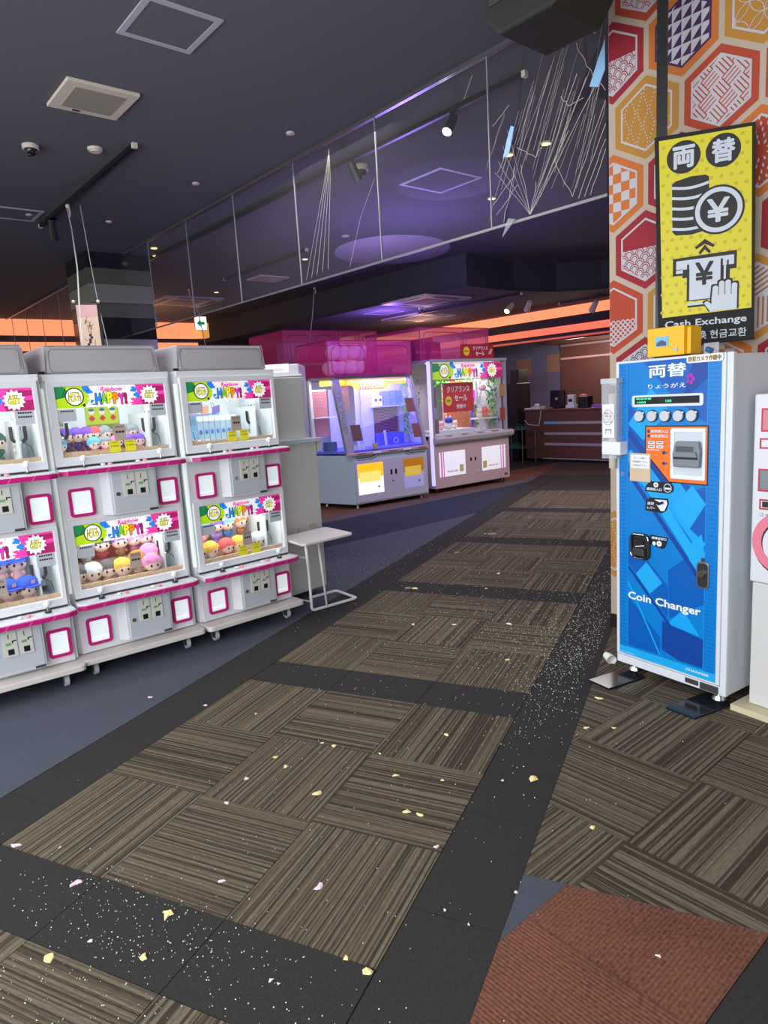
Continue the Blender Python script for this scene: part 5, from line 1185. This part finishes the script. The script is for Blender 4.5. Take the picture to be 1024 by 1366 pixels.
# ------------------------------------------------------------ coin changer
A = Vector((1.872, .70, 0)); Bq = Vector((2.376, .385, 0)); cang = math.atan2(Bq.y-A.y, Bq.x-A.x)
t = empty('coin_changer', 'tall blue and white coin changing machine in front of the patterned wall', 'coin changer', A, cang)
CW, CD, Z0, Z1 = .594, .43, .05, 1.603
wm = mat('changer_white', rgb(214, 218, 224), .35); MB().box(0, CW, .03, CD, Z0, Z1-.008).build('cabinet_body', wm, t, bev=.004)
MB().box(0, CW-.028, 0, .028, Z0+.045, Z1).build('front_door', wm, t, bev=.006, seg=3); MB().box(CW-.026, CW+.004, .002, .03, Z0, Z1).build('door_edge', wm, t, bev=.005); MB().box(0, CW-.0, .004, .03, Z0, Z0+.042).build('bottom_rail', wm, t, bev=.003)
for x in (.07, CW-.06):
    for y in (.06, CD-.06):
        MB().cyl((x, y, .028), .012, .024, 'z', 0, 12).cyl((x, y, .010), .034, .018, 'z', 0, 20, .026).build('levelling_foot', chrome, t)
blues = [mat('print_azure', rgb(0, 122, 200), .3), mat('print_sky', rgb(20, 160, 232), .3), mat('print_cobalt', rgb(0, 90, 176), .3), mat('print_deep', rgb(16, 66, 150), .3), mat('print_cyan', rgb(30, 165, 228), .3)]
gx0, gx1, gz0, gz1 = .022, .548, .108, 1.592; G = rf(gx0, gx1, gz0, gz1)
g = MB(); g.flat(G, -.001, 0)
yy = [-.0014]
def gf(P, m):
    P = clip(P, G)
    if P: g.flat(P, yy[0], m)
def band(p, q, w_, m): gf(seg(p, q, w_), m)
inn = rf(.075, .487, .16, 1.592)
for P, m in (([(.075,1.40),(.27,1.22),(.45,.95),(.45,.82),(.075,1.18)], 2), ([(.075,1.06),(.21,1.20),(.55,.80),(.55,.62),(.30,.90)], 1), ([(.30,.60),(.487,.75),(.487,.47),(.31,.36)], 2),
             ([(.075,.74),(.30,.52),(.30,.36),(.075,.60)], 2), ([(.12,.55),(.18,.62),(.27,.53),(.20,.46)], 4), ([(.075,.42),(.26,.25),(.26,.12),(.075,.12)], 2), ([(.27,.34),(.487,.30),(.487,.12),(.27,.19)], 3), ([(.30,.33),(.38,.42),(.47,.31)], 1),
             ([(.38,.98),(.487,1.02),(.487,.76),(.38,.84)], 2), ([(.31,.90),(.42,1.02),(.487,.94),(.40,.80)], 4), ([(.16,1.592),(.40,1.592),(.487,1.50),(.487,1.30),(.32,1.42)], 2), ([(.42,1.592),(.55,1.592),(.487,1.50),(.36,1.40)], 3), ([(.075,1.30),(.16,1.22),(.30,1.36),(.2,1.47)], 1),
             ([(.39,.72),(.47,.80),(.487,.70),(.44,.60)], 4)):
    P = clip(P if sum((P[i][0]*P[(i+1) % len(P)][1]-P[(i+1) % len(P)][0]*P[i][1]) for i in range(len(P))) > 0 else P[::-1], inn)
    if P: g.flat(P, yy[0], m); yy[0] -= .00003
for p, q, w_, m in (((.075, 1.16), (.487, .62), .05, 4), ((.075, 1.06), (.487, .56), .022, 3), ((.075, .58), (.487, .14), .016, 3), ((.075, .50), (.26, .16), .008, 4), ((.16, 1.10), (.487, .70), .02, 1), ((.075, 1.26), (.30, 1.0), .03, 3)):
    P = clip(seg(p, q, w_), inn); P = clip(seg(q, p, w_), inn) if not P else P
    if P: g.flat(P, -.0026, m)
for x0_, x1_ in ((.022, .072), (.490, .548)):
    g.flat(rf(x0_, x1_, gz0+.035, gz1), -.0029, 0)
    nx = 5
    for j in range(74):
        for i in range(nx):
            x = x0_+.006+(x1_-x0_-.012)*(i+(.5 if j % 2 else 0))/nx; z = gz0+.045+j*.0195
            g.flat([(x-.0030, z), (x, z-.0045), (x+.0030, z), (x, z+.0045)], -.0032, 2)
g.rect(.0725, .0745, .15, 1.592, -.0033, 4); g.rect(.4875, .4895, .15, 1.592, -.0033, 4); g.flat(rf(.022, .548, .108, .150), -.0031, 4)
g.build('front_print', blues, t)
wt = mat('letter_white', rgb(226, 232, 240), .4)
for a_ in (('両替', .190, .385, 1.514, 1.575, .03), ('りょうがえ', .188, .384, 1.464, 1.486, .015), ('Coin Changer', .075, .474, .400, .452, .04), ('MADE IN JAPAN', .03, .12, .114, .120, 0), ('CHANGER', .40, .52, .126, .138, .02)):
    tag(MB().text(a_[0], a_[1], a_[2], a_[3], a_[4], -.0038, 0, a_[5]).build('lettering', wt, t), 'white lettering reading '+a_[0])
mpk = MB(); 
for i in range(5): mpk.disc(.405+.014*math.cos(2*PI*i/5), 1.50+.016*math.sin(2*PI*i/5), .010, -.0039, 0, 8)
mpk.build('flower_mark', mat('flower_magenta', rgb(150, 50, 170), .5), t)
dp = MB(); dp.prism(rrect(.100, .470, 1.380, 1.436, .012), -.008, -.001, 'y'); dp.build('display_bezel', wm, t, bev=.002); scr = MB().rect(.117, .453, 1.393, 1.426, -.0085).build('display_screen', mat('screen_dark', rgb(20, 22, 26), .15), t)
s = MB(); s.text('現金両替', .125, .21, 1.414, 1.423, -.009, 0, .02); s.text('1000', .13, .18, 1.397, 1.407, -.009, 0, .02); s.text('100', .285, .315, 1.400, 1.412, -.009, 0, .02); s.build('screen_text', mat('lcd_text', rgb(60, 220, 150), .5, emit=.8), t)
for x in (.144, .214, .282, .351, .417):
    b = MB().cyl((x, -.010, 1.337), .029, .010, 'y', 0, 26).build('button_ring', mat('ring_dark', rgb(70, 78, 92), .25, .6), t); MB().cyl((x, -.016, 1.337), .0245, .007, 'y', 0, 26).build('button_cap', mat('cap_silver', rgb(196, 200, 206), .3), t)
    MB().cyl((x+.021, -.013, 1.352), .005, .004, 'y', 0, 10).build('button_lamp', wt, t)
op = MB(); op.flat([(.172, 1.160), (.300, 1.026), (.497, 1.024), (.497, 1.294), (.172, 1.292)], -.0036, 1); op.flat([(.178, 1.163), (.304, 1.031), (.491, 1.030), (.491, 1.288), (.178, 1.286)], -.0042, 0)
op.text('紙幣挿入口', .205, .295, 1.258, 1.272, -.0048, 2, .02); op.text('紙幣受取口', .205, .295, 1.236, 1.250, -.0048, 2, .02)
for z in (1.265, 1.243): op.disc(.192, z, .008, -.0047, 3, 14)
for x in (.19, .235):
    for z in (1.205, 1.185): op.rect(x, x+.036, z, z+.013, -.0047, 2); op.rect(x+.006, x+.030, z+.005, z+.009, -.0050, 3)
for z in (1.165, 1.115): op.disc(.275, z, .009, -.0047, 3, 14); op.flat([(.287, z-.005), (.298, z), (.287, z+.005)], -.0047, 3)
op.text('------', .18, .25, 1.176, 1.179, -.0048, 2, 0); op.build('orange_panel', [mat('panel_orange', rgb(236, 112, 30), .4), black, wt, mat('ink_navy', rgb(40, 50, 110), .5)], t)
tr = MB(); frame_geo(tr, rrect(.311, .484, 1.046, 1.281, .006), rrect(.330, .470, 1.066, 1.262, .004), -.009, -.004); tr.build('acceptor_surround', wt, t, bev=.003)
MB().rect(.329, .471, 1.065, 1.263, -.0046).build('recess_back', mat('recess_grey', rgb(200, 206, 212), .5), t)
ba = MB().prism([(.338, 1.105), (.466, 1.105), (.470, 1.180), (.462, 1.222), (.350, 1.222), (.334, 1.165)], -.030, -.005, 'y'); ba.build('bill_acceptor', mat('acceptor_grey', rgb(122, 128, 136), .4), t, bev=.006)
MB().box(.345, .462, -.034, -.030, 1.142, 1.150).build('bill_slot', black, t); MB().box(.356, .44, -.036, -.030, 1.178, 1.200).build('acceptor_visor', mat('visor', rgb(80, 84, 92), .2), t, bev=.002); MB().prism([(.345, 1.152), (.462, 1.152), (.455, 1.175), (.35, 1.175)], -.042, -.030, 'y').build('acceptor_lip', mat('acceptor_grey', (0,0,0)), t, bev=.003)
k = MB(); k.prism([(.174, .975), (.305, .972), (.325, .985), (.327, 1.008), (.312, 1.026), (.200, 1.026), (.176, .998)], -.005, -.001, 'y', 0); k.disc(.234, 1.010, .013, -.0056, 1, 18); k.disc(.297, .999, .021, -.0056, 1, 20); k.disc(.297, .999, .018, -.006, 0, 20); k.rect(.282, .312, .992, 1.001, -.0064, 1)
k.text('500', .227, .241, 1.006, 1.014, -.0060, 0, .02); k.text('硬貨投入口', .182, .265, .981, .995, -.0058, 1, .03, .2); k.build('coin_slot_plate', [black, wt], t)
k = MB(); k.prism([(.176, .880), (.270, .876), (.290, .890), (.303, .925), (.298, .948), (.200, .946), (.178, .922)], -.005, -.001, 'y', 0); k.flat([(.238, .915), (.262, .885), (.281, .888), (.296, .922), (.292, .940), (.225, .938), (.26, .925)], -.0056, 1); k.text('返却', .186, .222, .910, .925, -.0056, 1, .03, .2); k.text('レバー', .186, .228, .889, .903, -.0056, 1, .03, .2); k.build('return_lever_plate', [black, wt], t)
MB().tube([(.25, -.01, .918), (.28, -.02, .93)], .006).build('return_lever', black, t)
cr_ = MB(); frame_geo(cr_, rrect(.092, .205, .630, .762, .028), rrect(.104, .193, .642, .750, .022), -.014, -.001); cr_.build('coin_return_surround', black, t, bev=.003)
MB().flat(rrect(.103, .194, .641, .751, .02), -.003).build('coin_return_recess', blackm, t); MB().prism([(.112, .650), (.186, .650), (.180, .688), (.118, .688)], -.028, -.004, 'y').build('coin_cup', mat('cup_dark', rgb(56, 58, 64), .3), t, bev=.004)
ring_ = MB(); P = rrect(.098, .199, .636, .756, .025); ring_.tube([(x, -.015, z) for x, z in P+[P[0]]], .0018, 0, 5); ring_.build('chrome_line', chrome, t)
MB().box(.130, .168, -.008, -.004, .700, .728).build('coin_gate', black, t); MB().tube([(.125, -.012, .692), (.175, -.012, .702)], .002, 0, 5).build('chrome_line', chrome, t)
k = MB(); k.prism([(.205, .715), (.272, .700), (.285, .710), (.302, .760), (.205, .762)], -.005, -.001, 'y', 0); k.disc(.226, .722, .010, -.0056, 1, 14); k.disc(.254, .724, .014, -.0056, 1, 16); k.text('硬貨返却口', .212, .292, .743, .756, -.0056, 1, .03, .2); k.text('100', .247, .261, .720, .728, -.006, 0, .01); k.build('coin_return_plate', [black, wt], t)
lk = MB().prism(rrect(.452, .513, .548, .674, .02), -.010, -.001, 'y'); lk.build('lock_plate', steel, t, bev=.002); MB().prism(rrect(.459, .506, .555, .667, .016), -.013, -.009, 'y').build('lock_cover', mat('lock_dark', rgb(48, 42, 42), .35), t)
MB().cyl((.482, -.026, .620), .016, .014, 'y', 0, 18).build('lock_cylinder', chrome, t); MB().box(.474, .492, -.010, -.001, .676, .692).build('lock_tab', chrome, t)
MB().cyl((.044, -.006, 1.051), .011, .005, 'y', 0, 16).build('keyhole', chrome, t)
MB().box(.398, .463, -.003, .004, .064, .086).build('rating_plate', mat('plate_dark', rgb(62, 58, 56), .4), t); MB().box(.474, .562, -.003, .004, .056, .088).build('rating_plate', mat('plate_dark', (0,0,0)), t)
# taped note
n_ = MB().box(.088, .203, -.006, -.0035, 1.020, 1.158, 0); n_.rect(.094, .197, 1.085, 1.15, -.0064, 1); n_.text('ゲーム機に', .110, .182, 1.130, 1.140, -.0068, 2, .0); n_.text('両替機をつかえ', .105, .187, 1.112, 1.122, -.0068, 2, .0); n_.text('お声掛け下さい', .105, .187, 1.094, 1.104, -.0068, 2, .0)
n_.build('taped_note', [mat('note_kraft', rgb(206, 184, 152), .7), offw, h_blk], t)
cmm = MB().prism(rrect(.388, .558, 1.568, 1.602, .010), -.008, -.004, 'y'); cmm.text('防犯カメラ作動中', .396, .550, 1.573, 1.597, -.0086, 1, .06); cmm.text('防犯カメラ作動中', .396, .550, 1.573, 1.597, -.0090, 2, .01)
cmm.build('camera_sticker', [offw, mat('ink_brown', rgb(70, 40, 20), .5), mat('letter_gold', rgb(230, 180, 60), .5)], t)
MB().box(.468, .535, -.006, -.003, 1.60, 1.648).build('sticker_backing', clearp, t)
ct = MB().tube([(.485, -.012, 1.622), (.510, -.016, 1.612)], .012, 0, 10); ct.build('camera_picture', mat('cam_blue', rgb(50, 90, 140), .4), t)
# pads under the feet
for i, (P, lab) in enumerate((([(1.755, .505), (1.865, .425), (2.02, .62), (1.92, .72)], 'glossy dark square pad under the left foot of the coin changer'), ([(2.130, .300), (2.255, .225), (2.42, .43), (2.30, .52)], 'glossy dark square pad under the right foot of the coin changer'))):
    q = MB().prism(P, 0.0, .010, 'z').build('floor_pad', mat('pad_gloss', rgb(20, 26, 34), .14, spec=.35), bev=.002); tag(q, lab, 'pad', 'floor pads')
CM2 = Matrix.Translation(A) @ Matrix.Rotation(cang, 4, 'Z')
# yellow box
q = CM2 @ Vector((.158, .03, Z1)); t2 = empty('yellow_box', 'small yellow box with blue picture window on top of the coin changer', 'box', q, cang+.05)
yb = mat('box_yellow', rgb(240, 180, 16), .45); MB().box(0, .185, 0, .12, .008, .138).build('body', yb, t2, bev=.004); MB().box(.02, .16, .02, .1, 0, .008).build('foot', black, t2)
pw2 = MB().box(.044, .108, -.003, 0, .052, .098, 0); pw2.flat([(.05, .055), (.10, .055), (.10, .072), (.075, .082), (.05, .07)], -.0035, 1); pw2.build('picture_window', [mat('pic_sky', rgb(120, 180, 220), .3), mat('pic_dark', rgb(60, 80, 110), .4)], t2)
MB().cyl((.148, -.007, .036), .010, .008, 'y', 0, 14).build('knob', chrome, t2)
MB().box(.1855, .205, .02, .11, .01, .130).build('side_plate', yb, t2, bev=.003)
# clear umbrella-bag style holder on the left edge
q = CM2 @ Vector((-.002, -.03, 0)); t2 = empty('clear_tube_holder', 'clear plastic tube holder with paper strips on the left edge of the changer', 'holder', q, cang); t2.scale = (.85, .8, 1)
for x0_, x1_, y0_, y1_ in ((-.052, -.049, -.02, .05), (.048, .051, -.02, .048)): MB().box(x0_, x1_, y0_, y1_, 1.13, 1.525).build('side_wall', clearp, t2)
MB().box(-.052, .051, -.023, -.020, 1.13, 1.525).build('front_wall', clearp, t2); MB().box(-.056, .055, -.027, .05, 1.50, 1.525).build('top_rim', see_through('rim_clear', (.85,.87,.9), .5, .1, 1.0), t2)
MB().box(-.045, .085, -.035, .046, 1.150, 1.215).build('white_band', mat('band_white', rgb(226, 228, 234), .4), t2, bev=.004)
MB().tube([(.0, .01, 1.08), (.0, .01, 1.45)], .022, 0, 14).build('rolled_paper', mat('roll_cream', rgb(214, 202, 186), .7), t2, smooth=True); MB().tube([(.0, .01, 1.42), (.0, .01, 1.49)], .018, 0, 12).build('roll_end', mat('roll_mauve', rgb(120, 80, 95), .7), t2)
lb = MB().box(-.045, .038, -.0255, -.0235, 1.235, 1.40, 0); lb.ring(-.004, 1.335, .036, .038, -.027, 1); 
for i, s_ in enumerate(('使用した', '袋を', 'レジに', '入れてね!')): lb.text(s_, -.030, .024, 1.350-.014*i, 1.361-.014*i, -.027, 1, .01)
lb.rect(-.025, .02, 1.272, 1.276, -.027, 1).rect(-.022, -.019, 1.252, 1.272, -.027, 1).rect(.014, .017, 1.252, 1.272, -.027, 1); lb.build('paper_label', [offw, h_blk], t2)
# crushed paper cup
q = Vector((1.822, .79, .027)); t2 = empty('paper_cup', 'white paper cup lying at the left foot of the coin changer', 'cup', q, -1.0); t2.scale = (.72, .78, .78)
cupm = mat('cup_white', rgb(232, 230, 224), .6); c = MB().tube([(-.045, 0, 0), (-.005, 0, .002), (.045, 0, -.004)], [.024, .029, .034], 0, 18, False); c.build('cup_wall', cupm, t2, smooth=True); MB().tube([(.043, 0, -.004), (.047, 0, -.004)], [.036, .036], 0, 18, False).build('rim', cupm, t2); MB().cyl((-.045, 0, 0), .024, .003, 'x', 0, 18).build('cup_bottom', cupm, t2)

# ------------------------------------------------------------ sign
pole = tag(MB().box(0, .048, 0, .04, 1.62, CH).build('black_post', black, None, (2.036, .985, 0), -.03), 'black post dropping from the ceiling behind the yellow exchange sign', 'post')
pole.rotation_euler = (0, 0, -.03)
t = empty('exchange_sign', 'yellow and black money exchange sign above the coin changer', 'sign', (2.0125, .948, .075), 0); t.scale = (.95, .95, .95)
SZ0, SZ1, SW_ = 1.67, 2.735, .478
MB().prism([(.045, SZ0), (SW_+.02, SZ0+.01), (SW_, SZ1-.02), (.018, SZ1)], 0, .035, 'y').build('board', blackm, t, bev=.003)
sy = mat('sign_board_yellow', rgb(214, 200, 24), .5); syd = mat('sign_dot_ochre', rgb(192, 172, 18), .5); sw = mat('sign_board_white', rgb(196, 202, 210), .5)
g = MB(); g.flat([(.062, 1.828), (.482, 1.838), (.462, 2.698), (.040, 2.712)], -.0006, 0)
def sx_(x, z): return x
for j in range(19):
    for i in range(10):
        x = .062+.045*i+(.0225 if j % 2 else 0); z = 1.855+.0455*j
        if x < .455+(2.7-z)*.02: g.disc(x, z, .0095, -.0010, 1, 10)
g.disc(.157, 2.614, .079, -.0016, 2, 32); g.disc(.338, 2.612, .079, -.0016, 2, 32)
g.text('両', .105, .210, 2.560, 2.668, -.0022, 3, .05); g.text('替', .286, .392, 2.556, 2.668, -.0022, 3, .045)
# stack of coins
def stack_poly(z): return 0
g.flat([(.108, 2.255), (.125, 2.238), (.20, 2.232), (.27, 2.245), (.282, 2.27), (.276, 2.50), (.26, 2.512), (.19, 2.515), (.12, 2.503), (.104, 2.49)], -.0016, 2)
for k in range(5):
    z = 2.470-.050*k; P = [(.104+.172*i/8, z-.012*math.sin(PI*i/8)-.004) for i in range(9)]; Q = [(x, zz+.014) for x, zz in P][::-1]; g.flat(P+Q, -.0022, 3)
g.disc(.322, 2.334, .118, -.0026, 2, 36); g.disc(.322, 2.334, .108, -.0030, 3, 36); g.disc(.322, 2.334, .086, -.0034, 2, 36); g.text('¥', .268, .372, 2.275, 2.390, -.0038, 3, .03)
for dz, s_ in ((0, 1.0), (-.028, .62)):
    g.flat([(.262-.047*s_, 2.166+dz), (.262-.047*s_+.008, 2.156+dz), (.262, 2.186+dz-.008), (.262, 2.202+dz)], -.0016, 2); g.flat([(.262, 2.202+dz), (.262, 2.186+dz-.008), (.262+.047*s_-.008, 2.156+dz), (.262+.047*s_, 2.166+dz)], -.0016, 2)
g.flat([(.112, 2.034), (.158, 2.034), (.158, 2.02), (.182, 2.02), (.182, 1.90), (.38, 1.90), (.38, 2.04), (.410, 2.04), (.410, 2.128), (.112, 2.122)], -.0016, 2)
g.rect(.128, .398, 2.062, 2.108, -.0020, 3); g.rect(.128, .160, 2.045, 2.065, -.0020, 3); g.rect(.192, .345, 1.905, 2.10, -.0024, 3); g.rect(.352, .362, 1.95, 2.075, -.0024, 3); g.rect(.180, .19, 1.90, 2.085, -.0026, 2); g.rect(.337, .347, 1.95, 2.095, -.0026, 2); g.rect(.366, .374, 1.95, 2.085, -.0026, 2)
g.text('¥', .218, .305, 1.975, 2.09, -.0028, 2, .03)
g.rect(.185, .27, 1.868, 1.878, -.0020, 2); g.rect(.185, .27, 1.878, 1.892, -.0020, 3)
# hand: palm, four fingers, thumb
def hand(m, e, y):
    g.flat([(.300-e, 1.838), (.415+e, 1.838+.002), (.415+e, 1.965), (.302-e, 1.955), (.298-e, 1.90)], y, m)
    for i, (x, zt__) in enumerate(((.302, 1.965), (.331, 1.985), (.360, 1.987), (.389, 1.970))): g.flat(rrect(x-e, x+.026+e, 1.90, zt__+e, .012), y-.00006*(i+1), m)
    g.flat([(.262-e, 1.882+e), (.276, 1.892+e), (.308, 1.868), (.312, 1.838), (.292-e, 1.838)], y-.0003, m)
hand(2, .008, -.0034); hand(3, 0, -.0038)
for x in (.3295, .3585, .3875): g.rect(x-.001, x+.002, 1.915, 1.965, -.0046, 2)
g.text('Cash Exchange', .075, .462, 1.762, 1.808, -.0012, 3, .03); g.text('现金兑换 현금교환', .092, .463, 1.700, 1.745, -.0012, 3, .015)
g.build('sign_print', [sy, syd, mat('sign_black', rgb(34, 28, 28), .6), sw], t)

# ------------------------------------------------------------ white machine at the right edge
t = empty('white_vending_machine', 'white machine with red outlined panels at the right edge of the picture', 'vending machine', (2.480, .410, 0), R(-32))
vm = mat('vending_white', rgb(216, 216, 222), .35); MB().box(-.004, .7, 0, .42, .03, .60).build('lower_cabinet', white2, t, bev=.004)
MB().box(-.012, .71, -.012, .42, .604, 1.42).build('upper_cabinet', vm, t, bev=.008); MB().box(-.05, .72, -.07, .40, 0, .028).build('plinth_board', mat('plinth_cream', rgb(204, 190, 158), .6), t)
rr_ = MB()
for x0_, x1_, z0_, z1_ in ((.020, .30, 1.262, 1.36), (.016, .10, 1.19, 1.235), (.014, .30, 1.008, 1.105), (.022, .08, .93, .975)):
    frame_geo(rr_, rf(x0_, x1_, z0_, z1_), rf(x0_+.006, x1_-.006, z0_+.007, z1_-.007), -.0145, -.012)
rr_.build('red_outline', mat('outline_red', rgb(190, 40, 60), .4), t)
MB().rect(.026, .294, 1.268, 1.354, -.0132).build('pink_field', mat('field_pink', rgb(206, 130, 140), .5), t); MB().rect(.020, .294, 1.014, 1.099, -.0132).build('grey_window', mat('field_grey', rgb(120, 130, 136), .3), t); MB().rect(.034, .06, .94, .965, -.0132).build('black_slot', black, t)
pk = MB().ring(.13, .792, .095, .135, -.0130, 0, 30); pk.ring(.138, .784, .098, .139, -.0126, 1, 30); pk.build('pink_letter', [mat('letter_pink', rgb(226, 120, 140), .4), mat('ink_dark', rgb(30, 28, 50), .5)], t)
tt = MB().text('コイン', .022, .09, .90, .915, -.0132, 0, .01); tt.build('small_lettering', dkgrey, t)
MB().box(-.06, -.004, .1, .14, .62, .66).build('connector_bracket', vm, t)

# ------------------------------------------------------------ debris on the carpet
random.seed(17)
scy = mat('scrap_yellow', rgb(240, 220, 150), .7); scp = mat('scrap_pink', rgb(232, 200, 214), .7); scw = mat('scrap_white', rgb(228, 226, 214), .7)
SCR = [((15,0), None)]
def scrap(x, y, s, m, label, n=7, flatz=.3):
    mb = MB(); P = []
    for i in range(n):
        a = 2*PI*i/n; r_ = s*1.35*random.uniform(.45, 1.0)*(1.0 if i % 2 else .7); P.append((r_*math.cos(a)*1.2, r_*math.sin(a)*.8))
    h = s*flatz; V = [(a, b, 0) for a, b in P]+[(a*.8, b*.8, h*random.uniform(.3, 1)) for a, b in P]+[(0, 0, h)]
    F = [tuple(range(n-1, -1, -1))]+[(i, (i+1) % n, n+(i+1) % n, n+i) for i in range(n)]+[(n+i, n+(i+1) % n, 2*n) for i in range(n)]
    mb.add(V, F); o = mb.build('scrap', m, None, (x, y, 0), random.uniform(0, 6)); return tag(o, label, 'scrap', 'torn foam scraps on the carpet')
scrap(0.617, -1.802, 0.0192, scy, 'yellow torn scrap in the near left corner tiles')
scrap(0.872, -1.701, 0.0143, scy, 'yellow torn scrap on the near dark strip')
scrap(0.822, -1.548, 0.0192, scy, 'yellow torn scrap below the second tile of the near row')
scrap(0.435, -1.551, 0.0187, scp, 'pink torn scrap on the dark strip near the left edge')
scrap(0.063, -1.487, 0.0182, scp, 'pink torn scrap at the left corner of the near tile block')
scrap(1.197, -1.285, 0.0168, scp, 'pink torn scrap in the middle of the nearest striped tile')
scrap(0.885, -1.373, 0.0110, scp, 'pink torn scrap in the middle bottom tile')
scrap(1.406, -1.498, 0.0115, scy, 'yellow torn scrap at the bottom tile edge, left one')
scrap(1.483, -1.516, 0.0188, scy, 'yellow torn scrap large, at the near corner of the tile block')
scrap(0.628, -1.013, 0.0125, scp, 'pink torn scrap right of the near left tile')
scrap(0.601, -0.847, 0.0131, scp, 'pink torn scrap left of the centre tile')
scrap(0.932, -0.838, 0.0198, scy, 'yellow torn scrap on the lower centre tile')
scrap(0.701, -0.711, 0.0132, scy, 'yellow torn scrap on the centre tile, right one')
scrap(0.620, -0.662, 0.0136, scy, 'yellow torn scrap on the centre tile, upper left one')
scrap(0.814, -0.497, 0.0137, scy, 'yellow torn scrap upper right of the centre tile')
scrap(0.752, -0.490, 0.0083, scy, 'yellow torn scrap beside the pair near the centre tile')
scrap(-0.022, -0.346, 0.0129, scp, 'pink torn scrap at the far left edge of the near block')
scrap(-0.381, -0.357, 0.0136, scp, 'pink torn scrap on the slate carpet below the casters')
scrap(0.288, -0.343, 0.0092, scy, 'yellow torn scrap small, on the far tiles')
scrap(1.034, -0.490, 0.0080, scy, 'yellow torn scrap on the far right tiles')
scrap(1.250, -0.247, 0.0138, scy, 'yellow torn scrap on the upper right tile')
scrap(1.166, -0.623, 0.0126, scy, 'yellow torn scrap above the bright one in the right tile')
scrap(1.359, -0.596, 0.0100, scy, 'yellow torn scrap right end of the right tile')
scrap(1.305, -0.833, 0.0164, scy, 'yellow torn scrap bright one in the right tile')
scrap(1.358, -0.834, 0.0163, scy, 'yellow torn scrap long thin one beside the bright one')
scrap(1.477, -0.980, 0.0132, scp, 'pink torn scrap at the right edge of the tile block')
scrap(1.688, -0.466, 0.0226, scy, 'yellow torn scrap alone on the right dark strip')
scrap(1.580, -0.520, 0.0100, scp, 'pink torn scrap small, on the right dark strip')
scrap(1.833, 0.318, 0.0184, scy, 'yellow torn scrap nearest the glossy pad')
scrap(1.816, 0.004, 0.0142, scy, 'yellow torn scrap left of a pair below the pad')
scrap(1.933, 0.042, 0.0114, scy, 'yellow torn scrap on the second right tile')
scrap(1.944, -0.701, 0.0138, scy, 'yellow torn scrap on the lower right striped tile')
scrap(0.227, 1.880, 0.0326, scy, 'yellow torn scrap on the dark strip across the aisle')
scrap(0.181, 3.983, 0.0190, scw, 'white torn scrap far up the aisle')
scrap(0.749, 2.451, 0.0198, scw, 'white torn scrap right side of the middle block')
scrap(1.146, 1.261, 0.0196, scw, 'white torn scrap long one in the second block')
scrap(1.290, 0.670, 0.0137, scy, 'yellow torn scrap near right end of the second block')
scrap(0.541, 1.086, 0.0158, scw, 'white torn scrap left of the second block middle')
scrap(0.802, 1.155, 0.0157, scw, 'white torn scrap centre of the second block')
scrap(0.771, 2.005, 0.0138, scw, 'white torn scrap upper edge of the second block')
scrap(1.776, -1.093, 0.0082, scw, 'white torn scrap on the slate triangle')
scrap(2.182, -1.191, 0.0078, scw, 'white torn scrap on the rust carpet')
scrap(1.681, -1.265, 0.0059, scw, 'white torn scrap at the seam of the dark strip')
scrap(1.599, -1.238, 0.0060, scw, 'white torn scrap on the near dark strip, right part')
scrap(1.254, -1.635, 0.0076, scw, 'white torn scrap small, on the near dark strip right of middle')
scrap(1.278, -1.636, 0.0057, scw, 'white torn scrap tiny, beside the other small one')
scrap(0.225, -1.437, 0.0075, scp, 'pink torn scrap on the near left tile')
scrap(0.681, -1.712, 0.0085, scw, 'white torn scrap on the near strip left part')

spk = MB()
def specks(cx, cy, sx, sy, n, s=.0035):
    for i in range(n):
        x, y = random.gauss(cx, sx), random.gauss(cy, sy)
        dd = Vector((x, y, 0))-O
        if dd.dot(e2) > -.03 and dd.dot(e1) > -.03: continue
        if dd.dot(e1) > -.1 and y > .2 and x > 1.74: continue
        r_ = s*random.uniform(.35, 1.1); a = random.uniform(0, 6)
        V = [(x+r_*math.cos(a+k*2.1), y+r_*math.sin(a+k*2.1), .0005) for k in range(3)]+[(x, y, r_*1.2)]
        spk.add(V, [(0,1,3),(1,2,3),(2,0,3)])
specks(1.62, 1.5, .10, .9, 1100); specks(1.45, 1.0, .30, .35, 900, .003); specks(1.1, 1.9, .45, .8, 900, .003); specks(1.6, .35, .10, .3, 200, .003)
specks(.8, -1.62, .32, .10, 420, .0028); specks(1.0, -.8, .4, .5, 220, .0025); specks(.7, -1.9, .3, .08, 120, .003); specks(.0, 2.6, .5, .8, 260, .0035); specks(-.7, 2.6, .3, .7, 200, .0035); specks(1.9, .2, .2, .5, 60, .003); specks(.8, .8, .4, .5, 260, .003); specks(.9, 4.2, .5, 1.2, 160, .004)
o = spk.build('crumb_litter', scw); tag(o, 'tiny white glass and foam crumbs scattered over the striped carpet', 'litter', None, 'stuff')
for i, (x, y) in enumerate(((.25, 3.99), (.16, 3.11), (.17, 1.88))):
    tag(MB().cyl((0,0,0), .05 if i == 0 else .028, .003, 'z', 0, 18, .046 if i == 0 else .024).build('flat_disc', mat('disc_grey', rgb(130, 126, 116), .6), None, (x, y, 0)), 'flat pale disc on the carpet, %s from the far end of the aisle' % ordn[i], 'disc', 'flat discs')
